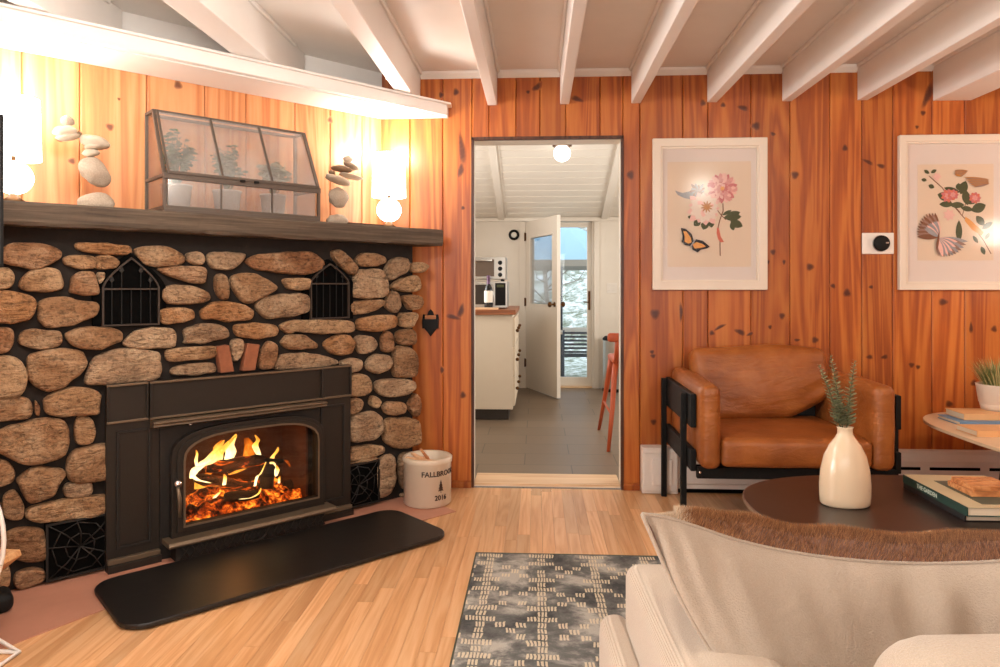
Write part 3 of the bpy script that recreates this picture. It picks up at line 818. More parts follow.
# storm door, closed in the opening
sd = bpy.data.objects.new('door_2', None); COL.objects.link(sd); sd.location = (OX0 + .02, KY + .07, .02); struct(sd)
W2 = OX1 - OX0 - .04; H2 = OZ - .045
mb = MB(); mb.frame([(0, 0), (W2, 0), (W2, H2), (0, H2)], [(.055, .1), (W2 - .055, .1), (W2 - .055, H2 - .06), (.055, H2 - .06)], -.015, .015, 'kitchen_white'); mb.build('frame', sd, bevel=.003)
mb = MB(); mb.box((.055, -.002, .1), (W2 - .055, .002, H2 - .06), 'pane_glass'); mb.build('glass_pane', sd)
mb = MB(); mb.box((W2 - .042, -.022, .88), (W2 - .018, -.015, 1.1), 'brass_dark'); mb.tube([(W2 - .03, -.02, .97), (W2 - .03, -.05, .97), (W2 - .1, -.052, .975)], .007, 'brass_dark'); mb.build('latch_handle', sd)
# peninsula cabinet with wooden worktop
cab = thing('base_cabinet', 'cream kitchen base cabinet with dark toe kick at the left of the doorway view', 'cabinet', (-.21, 2.03, 0))
mb = MB(); mb.box((-.9, .0, .1), (0, 1.3, .925), 'kitchen_cabinet'); mb.build('body', cab, bevel=.003)
mb = MB(); mb.box((-.88, .06, 0.001), (-.04, 1.28, .1), 'toe_kick'); mb.build('toe_kick', cab)
for k, y in enumerate((.02, .45, .88)):
    for z0, z1 in ((.13, .38), (.39, .64), (.65, .9)):
        mb = MB(); mb.box((.0005, y, z0), (.018, y + .4, z1), 'kitchen_cabinet'); d_ = mb.build('drawer', cab, bevel=.003)
        mb = MB(); mb.ell((.034, y + .2, (z0 + z1) / 2), (.016, .016, .016), 'brass_dark', 12, 8); mb.build('knob', d_)
mb = MB(); mb.box((-1.12, 1.99, .926), (-.185, 3.36, .968), 'butcher_block'); tag(mb.build('worktop', bevel=.004), 'thick brown wooden worktop on the cream kitchen cabinet', 'worktop')
mb = MB(); mb.box((-1.0, 2.01, .9685), (-.34, 2.16, .985), 'birch'); tag(mb.build('cutting_board', bevel=.004), 'pale wooden board lying along the near edge of the kitchen worktop', 'cutting board')
mw = thing('microwave', 'steel microwave with black control panel under the toaster oven on the worktop', 'microwave', (-.52, 2.30, .9685))
mb = MB(); mb.box((-.24, 0, .01), (.25, .36, .25), 'steel'); mb.build('body', mw, bevel=.004)
mb = MB(); mb.box((-.22, -.008, .04), (.1, -.0005, .22), 'micro_glass'); mb.build('door_window', mw, bevel=.003)
mb = MB(); mb.box((.14, -.008, .03), (.235, -.0005, .235), 'black_iron'); mb.box((.155, -.0105, .195), (.22, -.008, .22), 'art_green'); mb.build('control_panel', mw, bevel=.002)
mb = MB(); mb.tube([(.12, -.03, .04), (.12, -.03, .22)], .007, 'steel'); mb.box((.115, -.03, .05), (.125, .001, .06), 'steel'); mb.box((.115, -.03, .2), (.125, .001, .21), 'steel'); mb.build('handle', mw)
to = thing('toaster_oven', 'steel toaster oven with three round knobs sitting on the microwave', 'toaster oven', (-.52, 2.31, .9685 + .25))
mb = MB(); mb.box((-.24, 0, .02), (.235, .33, .225), 'steel')
for fx_ in (-.2, .2):
    for fy_ in (.03, .28): mb.lathe([(.012, 0), (.012, .02)], 'black_iron', c=(fx_, fy_, 0), seg=10, cap=True)
mb.build('body', to, bevel=.005)
mb = MB(); mb.box((-.22, -.01, .045), (.13, -.0005, .20), 'oven_glass'); mb.tube([(-.2, -.035, .19), (.11, -.035, .19)], .009, 'steel'); mb.box((-.19, -.035, .185), (-.18, 0, .195), 'steel'); mb.box((.09, -.035, .185), (.10, 0, .195), 'steel'); mb.build('door', to)
for z in (.06, .115, .17):
    mb = MB(); mb.lathe([(.02, 0), (.02, .008), (.014, .012), (.012, .025), (0, .026)], 'black_iron', seg=16, M=Matrix.Translation((.185, -.0005, z)) @ Matrix.Rotation(PI / 2, 4, 'X')); mb.build('knob', to)
wb = thing('wine_bottle', 'dark wine bottle with a white label standing before the microwave', 'bottle', (-.435, 2.215, .9685))
mb = MB(); mb.lathe([(0, 0), (.036, 0), (.038, .01), (.038, .17), (.03, .2), (.015, .222), (.014, .29), (.016, .292), (.016, .3), (0, .3)], 'bottle_glass', seg=24); mb.build('body', wb)
mb = MB(); mb.lathe([(.0388, .06), (.0388, .165)], 'bottle_label', seg=24); mb.build('label', wb)
mb = MB(); mb.lathe([(.0155, .225), (.0155, .285), (.017, .288), (.017, .303), (0, .304)], 'bottle_foil', seg=20); mb.build('foil', wb)
# clock / dial on the kitchen wall, switch plate, bin, stool, globe light
dx, dz = wall(514, 235, KY)
wd = thing('wall_dial', 'small round black-rimmed dial on the white kitchen wall left of the door', 'dial', (dx, KY, dz))
mb = MB(); mb.lathe([(.0, .0), (.060, .0), (.062, .02), (.052, .03), (.036, .028), (.034, .02), (0, .02)], 'black_iron', seg=32, M=Matrix.Rotation(PI / 2, 4, 'X')); mb.build('rim', wd)
mb = MB(); mb.lathe([(0, .026), (.031, .026), (.033, .0205)], 'plate_white', seg=28, M=Matrix.Rotation(PI / 2, 4, 'X')); mb.build('face', wd)
sx, sz = wall(612, 288, KY)
sw = thing('light_switch', 'white double switch plate on the kitchen wall right of the door', 'switch', (sx, KY, sz))
mb = MB(); mb.box((-.058, -.006, -.058), (.058, 0, .058), 'plate_white'); mb.build('plate', sw, bevel=.003)
for q in (-.025, .025):
    mb = MB(); mb.box((q - .012, -.012, -.03), (q + .012, -.006, .03), 'plate_white'); mb.build('rocker', sw, bevel=.002)
tc = thing('trash_can', 'tall steel trash can with black rim behind the orange stool', 'trash can', (.86, 3.86, 0))
mb = MB(); mb.lathe([(0, .02), (.118, .02), (.12, .04), (.12, .57)], 'steel', seg=32); mb.build('body', tc)
mb = MB(); mb.lathe([(0, 0), (.125, 0), (.125, .03), (.119, .035)], 'black_iron', seg=32); mb.build('base', tc)
mb = MB(); mb.lathe([(.124, .57), (.125, .59), (.10, .615), (0, .62)], 'black_iron', seg=32); mb.build('lid', tc)
st = thing('counter_stool', 'orange painted counter stool with backrest at the right edge of the doorway', 'stool', (.755, 1.31, 0), PI / 2)
legs = [((-.16, .17), (-.38, .25)), ((-.16, -.17), (-.38, -.25)), ((.16, .17), (.38, .25)), ((.16, -.17), (.38, -.25))]
for (tx, ty), (bx, by) in legs:
    mb = MB()
    mb.tube([(tx, ty, .62), (tx * 1.1, ty * 1.1, .5), ((tx + bx) / 2, (ty + by) / 2, .3), (bx, by, .0)], [.024, .022, .018, .013], 'orange_stool', 10); mb.build('leg', st)
mb = MB(); mb.rbox((-.2, -.2, .60), (.2, .2, .645), .02, 'orange_stool', 8); mb.build('seat', st)
mb = MB()
for sy in (-.17, .17): mb.tube([(-.19, sy, .62), (-.2, sy, .72), (-.215, sy, .80)], [.022, .017, .016], 'orange_stool', 10)
mb.rbox((-.235, -.24, .765), (-.19, .24, .83), .018, 'orange_stool', 8); mb.build('backrest', st)
for q in (-.22, .22): mb = MB(); mb.tube([(-.29, q, .25), (.29, q, .25)], .009, 'orange_stool'); mb.build('stretcher', st)
gx, gz = wall(562, 154, 2.30)
gl = thing('globe_light', 'glowing white globe ceiling light in the kitchen', 'ceiling light', (gx, 2.27, 2.60))
mb = MB(); mb.lathe([(0, -.001), (.085, -.001), (.085, -.012), (.09, -.14), (.086, -.165), (.07, -.168), (0, -.168)], 'brass_dark', seg=32); mb.build('collar', gl)
mb = MB(); mb.ell((0, 0, gz - 2.60), (.076, .076, .076), 'globe_glow', 32, 20); mb.build('globe', gl)

# ================================================================== OUTSIDE THE PATIO DOOR
mb = MB(); mb.box((-8, KY + .12, -.3), (10, 9.5, -.2), 'snowy_scrub'); struct(mb.build('ground_patio'))
mb = MB(); vs = []; fs = []; nx, ny = 40, 30
for j in range(ny):
    for i in range(nx):
        X = -14 + 32 * i / (nx - 1); Y = 9.5 + 16 * j / (ny - 1)
        Z = -.2 + .40 * (Y - 9.5) + .35 * noise.noise(Vector((X * .35, Y * .35, 0))) * min(1, (Y - 9.5))
        vs.append((X, Y, Z))
for j in range(ny - 1):
    for i in range(nx - 1): fs.append((j * nx + i, j * nx + i + 1, (j + 1) * nx + i + 1, (j + 1) * nx + i))
mb.add(vs, fs, 'snowy_scrub', True); struct(mb.build('ground_hillside'))
def bare_tree(x, y, h, label):
    zb = -.2 + .40 * max(0, y - 9.5) - .15
    t = thing('bare_tree', label, 'tree', (x, y, zb), group='bare trees on the slope behind the patio')
    mb = MB(); lean = random.uniform(-.25, .25)
    pts = [(lean * k / 6 * h * .3 + random.uniform(-.05, .05), random.uniform(-.05, .05), h * k / 6) for k in range(7)]
    mb.tube(pts, [.06 * (1 - k / 8) for k in range(7)], 'tree_bark', 7)
    mb.build('trunk', t)
    mb = MB()
    for q in range(34):
        k = random.uniform(.8, 5.8); i0 = int(k); p = Vector(pts[i0]).lerp(Vector(pts[min(6, i0 + 1)]), k - i0)
        a = random.uniform(0, 2 * PI); L = random.uniform(.5, 1.5)
        d = Vector((math.cos(a), math.sin(a) * .6, random.uniform(.2, .9))) * L
        m = p + d * .5 + Vector((random.uniform(-.1, .1), 0, random.uniform(-.1, .1)))
        mb.tube([p, m, p + d], [.018, .012, .005], 'tree_bark', 4)
        for _ in range(3):
            e = m.lerp(p + d, random.random()); mb.tube([e, e + Vector((random.uniform(-.5, .5), random.uniform(-.3, .3), random.uniform(-.1, .5)))], [.008, .004], 'tree_bark', 4)
    mb.build('branches', t)
for (x, y) in [(.2, 10.2), (2.6, 11), (-2.4, 10.6), (.9, 14.2), (3.8, 14.5), (-1.8, 14)]:
    bare_tree(x, y, random.uniform(4, 5.5), 'leafless tree on the snowy slope seen through the kitchen door')
um = thing('patio_umbrella', 'pale blue patio umbrella with grey valance outside the kitchen door', 'umbrella', (.36, 6.4, -.25))
mb = MB(); rim = [(1.25 * math.cos(PI / 4 * k + .3), 1.25 * math.sin(PI / 4 * k + .3)) for k in range(8)]
vs = [(0, 0, 2.40)]; ncol = 6
for r_ in range(1, ncol + 1):
    q = r_ / ncol
    for k in range(8): vs.append((rim[k][0] * q, rim[k][1] * q, 2.40 - .62 * q ** 1.15))
fs = [(0, 1 + k, 1 + (k + 1) % 8) for k in range(8)]
for r_ in range(ncol - 1):
    for k in range(8): a = 1 + r_ * 8; fs.append((a + k, a + 8 + k, a + 8 + (k + 1) % 8, a + (k + 1) % 8))
mb.add(vs, fs, 'patio_umbrella'); c_ = mb.build('canopy', um); md = c_.modifiers.new('s', 'SOLIDIFY'); md.thickness = .006
mb = MB(); vs = [(rim[k][0] * 1.0, rim[k][1] * 1.0, 1.78) for k in range(8)] + [(rim[k][0] * 1.005, rim[k][1] * 1.005, 1.69) for k in range(8)]
mb.add(vs, [(k, (k + 1) % 8, 8 + (k + 1) % 8, 8 + k) for k in range(8)], 'umbrella_valance'); c_ = mb.build('valance', um); md = c_.modifiers.new('s', 'SOLIDIFY'); md.thickness = .006
mb = MB(); mb.tube([(0, 0, 0), (0, 0, 2.42)], .022, 'patio_dark', 12); mb.lathe([(0, 0), (.25, 0), (.25, .05), (.06, .09), (0, .09)], 'patio_dark', seg=24); mb.build('pole', um)
for k in range(8):
    mb = MB(); mb.tube([(0, 0, 2.36), (rim[k][0] * .98, rim[k][1] * .98, 1.77)], .008, 'patio_dark', 6); mb.build('rib', um)
pt = thing('patio_table', 'wooden patio table under the umbrella outside the kitchen door', 'table', (.6, 6.42, -.18))
mb = MB(); mb.box((-.6, -.6, .68), (-.03 - .24, .6, .71), 'patio_table'); mb.box((-.21, -.6, .68), (.7, .6, .71), 'patio_table'); mb.box((-.27, -.6, .68), (-.21, -.03, .71), 'patio_table'); mb.box((-.27, .03, .68), (-.21, .6, .71), 'patio_table'); mb.build('top', pt, bevel=.004)
for lx in (-.52, .62):
    for ly in (-.5, .5):
        mb = MB(); mb.box((lx - .03, ly - .03, 0), (lx + .03, ly + .03, .68), 'patio_table'); mb.build('leg', pt)
pc = thing('patio_chair', 'black slatted patio chair in front of the wooden patio table', 'chair', (.6, 5.5, -.2))
for sx_ in (-.24, .24):
    mb = MB(); mb.tube([(sx_, .0, 0), (sx_, .0, .42), (sx_, -.05, .78)], .014, 'patio_dark', 8); mb.build('leg', pc)
    mb = MB(); mb.tube([(sx_, .42, 0), (sx_, .42, .6), (sx_, 0, .62)], .013, 'patio_dark', 8); mb.build('leg', pc)
mb = MB()
for q in range(6): mb.box((-.24, .02 + q * .07, .41), (.24, .06 + q * .07, .425), 'patio_dark')
mb.build('seat', pc)
mb = MB()
for q in range(6): mb.box((-.24, -.055 + .006 * (6 - q), .47 + q * .052), (.24, -.04 + .006 * (6 - q), .50 + q * .052), 'patio_dark')
mb.build('backrest', pc)

# ================================================================== FIREPLACE
fire = thing('stone_fireplace', 'corner fieldstone chimney breast with dark rough mantel shelf and two arched vents', 'fireplace', FP_LOC, FP_ROT)
FR = .035; NL = -2.40
OX_A, OX_B, OZ_A, OZ_B = -1.27, -.61, .09, .57     # opening behind the stove
mb = MB(); nf = .262
mb.box((NL, -nf, 0.0), (OX_A, -.002, 1.44), 'mortar'); mb.box((OX_A, -nf, OZ_B), (OX_B, -.002, 1.44), 'mortar'); mb.box((OX_A, -nf, 0), (OX_B, -.002, OZ_A), 'mortar')
mb.prism([(OX_B, -.002), (OX_B, -nf), (FR, -nf), (FR, -.04), (-.004, -.002)], 0.0, 1.44, 'mortar')
mb.build('mortar_core', fire)
S = 6.667
stones = [
 (0, 235, S, [[(20,110),(60,60),(200,55),(360,80),(410,110),(405,155),(330,180),(245,225),(150,215),(30,185),(-10,150)],
  [(505,45),(700,60),(865,70),(880,130),(760,130),(520,105)], [(435,150),(510,138),(632,142),(636,220),(560,222),(435,200)],
  [(638,140),(760,148),(795,180),(770,220),(690,230),(640,215)], [(-60,225),(60,225),(90,270),(80,340),(0,352),(-60,350)],
  [(135,300),(220,240),(310,220),(400,232),(420,330),(400,365),(290,375),(170,372),(130,345)], [(470,340),(480,280),(540,245),(620,255),(655,340),(655,400),(560,395),(465,385)],
  [(-80,375),(60,380),(190,405),(235,440),(220,520),(190,565),(90,585),(-80,585)], [(262,455),(330,425),(440,412),(540,440),(640,452),(660,490),(630,540),(470,600),(310,612),(270,570),(262,500)],
  [(650,250),(705,250),(680,310),(660,330)]]),
 (140, 235, S, [[(-40,90),(60,75),(180,80),(290,130),(290,180),(240,203),(40,207),(-10,150)], [(315,120),(405,120),(425,160),(410,195),(350,193),(315,165)],
  [(458,120),(600,118),(705,125),(690,170),(620,228),(490,225),(465,190)], [(715,180),(760,135),(900,120),(1093,112),(1148,112),(1230,175),(1205,230),(1120,265),(940,250),(760,225)],
  [(110,225),(250,212),(420,212),(443,240),(430,310),(380,320),(250,290),(180,262)], [(150,360),(225,335),(390,350),(460,390),(462,435),(380,455),(190,460),(145,420)],
  [(505,285),(530,260),(575,280),(592,370),(585,430),(545,430),(510,370)], [(615,280),(690,252),(760,265),(870,310),(915,355),(830,405),(710,458),(660,410),(620,340)],
  [(135,500),(200,485),(350,493),(365,560),(280,580),(150,595),(133,550)], [(415,500),(480,455),(590,447),(700,470),(757,500),(750,565),(600,575),(520,555),(430,565),(412,540)],
  [(770,465),(840,410),(940,398),(1100,392),(1128,420),(1130,480),(1110,520),(960,545),(850,555),(800,520)]]),
 (280, 235, S, [[(30,290),(200,290),(206,330),(190,362),(60,360),(30,325)], [(345,105),(400,100),(450,150),(510,210),(500,250),(470,265),(420,220),(360,160)],
  [(510,160),(550,128),(620,120),(700,145),(712,180),(650,205),(560,207),(520,190)], [(510,235),(680,225),(720,340),(715,405),(600,420),(485,415),(495,300)],
  [(710,210),(740,170),(800,148),(850,165),(858,210),(820,260),(730,305),(708,270)], [(880,190),(950,185),(988,208),(950,245),(880,248)], [(735,345),(800,295),(900,270),(935,285),(935,360),(900,378),(780,370)],
  [(480,450),(600,435),(695,432),(695,465),(620,510),(500,532),(478,510)], [(700,480),(740,380),(785,376),(800,470),(775,522)], [(820,405),(930,403),(958,450),(930,492),(860,490),(825,440)],
  [(530,560),(600,545),(760,530),(780,570),(770,620),(640,640),(530,635),(522,590)], [(795,515),(915,522),(920,550),(880,615),(800,610)], [(0,610),(60,570),(190,566),(480,566),(500,620),(470,652),(300,655),(40,640)]]),
 (0, 325, S, [[(-60,20),(50,20),(90,45),(80,140),(50,180),(-60,185)], [(125,75),(160,40),(340,35),(400,50),(412,110),(380,145),(250,152),(150,140),(122,110)],
  [(420,60),(560,15),(760,22),(815,50),(810,105),(760,120),(680,155),(560,155),(480,130)], [(933,30),(1133,18),(1168,50),(1173,120),(1158,148),(973,150),(860,150),(828,120),(880,60)],
  [(-80,215),(90,215),(150,250),(172,320),(165,420),(130,475),(0,485),(-80,480)], [(190,220),(230,185),(400,165),(500,168),(560,190),(578,250),(540,310),(480,370),(340,445),(250,415),(190,360)],
  [(580,320),(640,215),(780,160),(1000,178),(1065,185),(1065,370),(800,385),(640,400),(580,390)], [(290,500),(380,450),(500,418),(600,430),(680,470),(650,560),(640,590),(520,595),(400,610),(310,590)],
  [(-80,500),(60,490),(170,490),(200,520),(210,590),(180,625),(0,645),(-80,650)], [(235,500),(262,540),(268,605),(235,600)]]),
 (140, 310, S, [[(310,200),(300,130),(400,95),(500,95),(560,110),(600,180),(500,200),(400,218),(290,222)], [(625,95),(760,92),(910,98),(925,140),(900,175),(780,185),(650,185)],
  [(175,262),(330,252),(500,240),(518,290),(480,325),(360,325),(190,350)], [(215,385),(350,362),(490,350),(505,395),(480,420),(215,440)], [(610,200),(688,195),(685,290),(630,345)],
  [(805,270),(860,212),(910,240),(905,310),(880,392),(795,395)], [(935,120),(1000,75),(1060,100),(1040,140),(990,150)]]),
 (280, 325, S, [[(-40,290),(-10,210),(60,190),(250,195),(385,235),(380,270),(0,300)], [(10,110),(60,65),(160,70),(250,125),(245,155),(150,160),(60,160),(15,130)],
  [(290,120),(400,62),(460,75),(498,120),(480,185),(400,203),(330,180)], [(505,95),(540,68),(610,85),(652,130),(630,165),(560,190),(530,185)], [(685,80),(710,42),(745,60),(755,150),(740,175),(680,175)],
  [(775,40),(880,30),(905,70),(900,128),(790,125)], [(580,260),(600,215),(660,195),(720,205),(745,250),(720,305),(650,325),(595,305)], [(762,145),(860,145),(915,210),(915,340),(800,348),(760,340)],
  [(400,235),(545,228),(545,300),(475,318),(420,300)], [(420,350),(570,320),(612,400),(590,455),(480,480),(420,440)], [(650,365),(900,362),(905,420),(840,465),(710,480),(635,430)],
  [(600,530),(620,470),(680,515),(655,555)], [(685,550),(720,515),(820,515),(838,550),(820,590),(720,600)], [(860,520),(905,455),(935,490),(935,590),(905,612),(870,570)], [(430,500),(530,490),(558,520),(530,575),(430,600)]]),
 (340, 400, 5.556, [[(40,100),(140,72),(200,68),(235,110),(225,180),(190,215),(40,235)], [(248,120),(300,100),(430,105),(445,180),(440,245),(330,270),(260,245),(245,180)],
  [(42,262),(240,250),(255,290),(170,320),(42,345)], [(50,348),(210,318),(205,335),(50,368)], [(205,350),(260,305),(300,310),(303,450),(280,520),(215,545),(205,480)],
  [(330,300),(430,290),(440,390),(430,500),(340,500)], [(345,520),(450,515),(455,560),(345,570)]]),
 (0, 400, 5.556, [[(-60,200),(0,175),(150,125),(260,108),(372,110),(380,280),(300,330),(190,357),(100,335),(0,290),(-60,280)], [(420,150),(440,100),(480,88),(525,120),(520,235),(460,250),(425,235)],
  [(380,330),(430,275),(640,235),(640,440),(400,460),(372,400)], [(-60,335),(30,338),(85,400),(65,455),(0,475),(-60,475)], [(85,450),(180,380),(340,378),(370,410),(310,480),(290,530),(180,572),(150,555),(120,480)],
  [(360,500),(380,465),(500,450),(510,530),(370,550)]]),
 (0, 410, 3.339, [[(10,290),(50,270),(80,320),(80,365),(20,368)], [(100,320),(385,276),(388,345),(130,380),(90,360)], [(15,420),(60,398),(140,400),(155,450),(150,500),(80,508),(20,480)],
  [(60,545),(150,530),(155,570),(60,600),(45,580)], [(-60,290),(-10,285),(0,370),(-60,380)], [(-60,410),(0,405),(5,480),(-60,490)], [(-60,520),(30,520),(30,590),(-60,600)]]),
]
extra = []                                            # courses beyond the left edge of the picture
zz = .05
while zz < 1.36:
    hh = random.uniform(.10, .17); xx = NL + .02
    while xx < -2.06:
        ww = random.uniform(.14, .26); x1 = min(xx + ww, -2.03)
        if x1 - xx > .06: extra.append([(xx, zz), (x1 - .02, zz + .01), (x1 - .015, zz + hh * .5), (x1 - .03, zz + hh - .02), (xx + .02, zz + hh - .015), (xx - .005, zz + hh * .5)])
        xx = x1 + .005
    zz += hh + .005
tints = [srgb(180, 138, 98), srgb(160, 118, 82), srgb(200, 164, 124), srgb(140, 100, 68), srgb(188, 160, 130), srgb(186, 128, 78), srgb(160, 134, 108), srgb(150, 98, 64)]
mb = MB()
def chaikin(p, it=2, q=.22):
    for _ in range(it):
        o = []
        for i in range(len(p)):
            a, b = p[i], p[(i + 1) % len(p)]
            o += [(a[0] * (1 - q) + b[0] * q, a[1] * (1 - q) + b[1] * q), (a[0] * q + b[0] * (1 - q), a[1] * q + b[1] * (1 - q))]
        p = o
    return p
def stone(mb, poly, n0, mat='field_stone', tint=None, bulge=None, it=2):
    poly = chaikin(poly, 1, .2); poly = chaikin(poly, 1, .25)
    dense = []
    for i in range(len(poly)):
        p, q = poly[i], poly[(i + 1) % len(poly)]; k = max(1, int(math.hypot(p[0] - q[0], p[1] - q[1]) / .012))
        dense += [(p[0] + (q[0] - p[0]) * j / k, p[1] + (q[1] - p[1]) * j / k) for j in range(k)]
    poly = dense
    cx = sum(p[0] for p in poly) / len(poly); cz = sum(p[1] for p in poly) / len(poly)
    o_ = random.random() * 40; g_ = []
    for p in poly:
        d = math.hypot(p[0] - cx, p[1] - cz) + 1e-6; e = .005 + .007 * noise.noise(Vector((p[0] * 22, p[1] * 22, o_)))
        g_.append((p[0] + (p[0] - cx) / d * e, max(.0045, p[1] + (p[1] - cz) / d * e)))
    poly = g_
    w = max(p[0] for p in poly) - min(p[0] for p in poly); h = max(p[1] for p in poly) - min(p[1] for p in poly)
    B = bulge or min(.052, .022 + .22 * min(w, h))
    B *= random.uniform(.85, 1.15)
    prof = [(1.0, -.012), (1.01, B * .42), (.985, B * .70), (.93, B * .88), (.82, B * .97), (.68, B * 1.0), (.5, B * 1.0), (.32, B * 1.0), (.15, B)]
    off = random.random() * 90; n = len(poly); vs = []
    for (k, hgt) in prof:
        for p in poly:
            x = cx + (p[0] - cx) * k; z = cz + (p[1] - cz) * k
            nz = (noise.noise(Vector((x * 12, z * 16, off))) * .016 + noise.noise(Vector((x * 34, z * 44, off))) * .006) * min(1, hgt / B) if hgt > B * .5 else 0
            vs.append((x, -(n0 + hgt + nz), z))
    vs.append((cx, -(n0 + B), cz)); fs = []
    for r_ in range(len(prof) - 1):
        for i in range(n):
            j = (i + 1) % n; fs.append((r_ * n + i, r_ * n + j, (r_ + 1) * n + j, (r_ + 1) * n + i))
    L = (len(prof) - 1) * n
    for i in range(n): fs.append((L + i, L + (i + 1) % n, len(vs) - 1))
    mb.add(vs, fs, mat, True, tint=tint or random.choice(tints))
for ox, oy, sc, polys in stones:
    for P_ in polys:
        q = [fpl(ox + a / sc, oy + b / sc, .285) for a, b in P_]
        q = [(max(NL + .02, a), max(.004, min(b, 1.43))) for a, b in q]
        stone(mb, q, nf)
for q in extra: stone(mb, q, nf)
mb.build('stone_veneer', fire)
mb = MB()
for P_ in ([(510,245),(590,232),(625,410),(535,420)], [(712,222),(795,230),(765,400),(680,408)]):
    q = [fpl(140 + a / S, 310 + b / S, .295) for a, b in P_]
    mb.prism(q, -.305, -.25, 'clay_brick', 'xz')
mb.build('brick', fire, bevel=.004)
# mantel: rough sawn slab
mb = MB(); nn = 90; vs = []; fs = []
x0, x1 = NL, .16
for i in range(nn + 1):
    x = x0 + (x1 - x0) * i / nn
    e = lambda k, s=.006: s * noise.noise(Vector((x * 7, k * 13.7, 0))) + s * .5 * noise.noise(Vector((x * 30, k * 7.1, 4)))
    zt, zb = 1.488, 1.400
    b0 = -.002 if x < -.03 else -(x + .045)
    vs += [(x, b0, zb), (x, -.375 + e(1), zb + e(2)), (x, -.381 + e(3), zb + .012 + e(4)), (x, -.381 + e(5), zt - .01), (x, -.374 + e(6), zt + e(7, .002)), (x, b0, zt)]
for i in range(nn):
    for k in range(6):
        k2 = (k + 1) % 6; fs.append((i * 6 + k, i * 6 + k2, (i + 1) * 6 + k2, (i + 1) * 6 + k))
fs += [(5, 4, 3, 2, 1, 0), tuple(nn * 6 + k for k in range(6))]
mb.add(vs, fs, 'mantel_wood', False); mb.build('mantel_shelf', fire)
# arched vents
def arch(x0, x1, z0, zs, za, n=7, inset=0.0):
    xm = (x0 + x1) / 2; x0 += inset; x1 -= inset; z0 += inset; za -= inset * 1.3
    p = [(x0, z0), (x1, z0), (x1, zs)]
    for i in range(1, n + 1):
        t = i / n; p.append((x1 + (xm - x1) * (t ** 1.35), zs + (za - zs) * t ** .95))
    for i in range(n - 1, -1, -1):
        t = i / n; p.append((x0 + (xm - x0) * (t ** 1.35), zs + (za - zs) * t ** .95))
    return p
for (x0, x1, z0, zs, za, lab) in ((-1.525, -1.305, 1.005, 1.165, 1.292, 'left'), (-.605, -.387, 1.006, 1.19, 1.288, 'right')):
    mb = MB()
    mb.prism(arch(x0 - .03, x1 + .03, z0 - .004, zs, za + .02), -.287, -.255, 'black_slot', 'xz')
    mb.build('vent_recess', fire)
    mb = MB()
    mb.frame(arch(x0, x1, z0, zs, za), arch(x0, x1, z0, zs, za, inset=.007), -.305, -.29, 'vent_edge')
    mb.box((x0 + .005, -.304, zs - .010), (x1 - .005, -.291, zs - .003), 'vent_edge')
    for k in range(1, 6):
        x = x0 + (x1 - x0) * k / 6; mb.box((x - .0018, -.299, z0), (x + .0018, -.294, zs - .004), 'black_iron')
    for k, hgt in ((1, .03), (2, .07), (4, .07), (5, .03)):
        x = x0 + (x1 - x0) * k / 6; mb.box((x - .0018, -.299, zs), (x + .0018, -.294, zs + hgt), 'black_iron')
        mb.prism([(x - .009, zs + hgt), (x, zs + hgt - .01), (x + .009, zs + hgt), (x, zs + hgt + .02)], -.3, -.293, 'stove_dark', 'xz')
    mb.build('vent_grille', fire)
# low lattices of twig-like iron bars at both sides of the stove
for (x0, x1, z0, z1) in ((-1.72, -1.44, .015, .24), (-.42, -.205, .02, .245)):
    mb = MB(); mb.box((x0, -.295, z0), (x1, -.255, z1), 'black_slot'); mb.build('grate_recess', fire)
    mb = MB(); cx, cz = x0 + (x1 - x0) * .42, z0 + (z1 - z0) * .5
    for k in range(9):
        a = 2 * PI * k / 9 + .25; q = (cx + math.cos(a) * .2, cz + math.sin(a) * .2)
        q = (max(x0, min(x1, q[0])), max(z0, min(z1, q[1])))
        mb.tube([(cx, -.302, cz), ((cx + q[0]) / 2 + .01, -.303, (cz + q[1]) / 2), (q[0], -.302, q[1])], [.003, .0026, .0024], 'stove_dark', 6)
        for s_ in (.4, .75):
            a2 = 2 * PI * (k + 1) / 9 + .25
            p1 = (cx + math.cos(a) * .13 * s_, cz + math.sin(a) * .13 * s_); p2 = (cx + math.cos(a2) * .13 * s_, cz + math.sin(a2) * .13 * s_)
            cl = lambda p: (max(x0, min(x1, p[0])), max(z0, min(z1, p[1])))
            p1, p2 = cl(p1), cl(p2); mb.tube([(p1[0], -.301, p1[1]), (p2[0], -.301, p2[1])], .0026, 'stove_dark', 5)
    mb.frame([(x0, z0), (x1, z0), (x1, z1), (x0, z1)], [(x0 + .008, z0 + .008), (x1 - .008, z0 + .008), (x1 - .008, z1 - .008), (x0 + .008, z1 - .008)], -.305, -.296, 'stove_dark')
    mb.build('lattice_grate', fire)

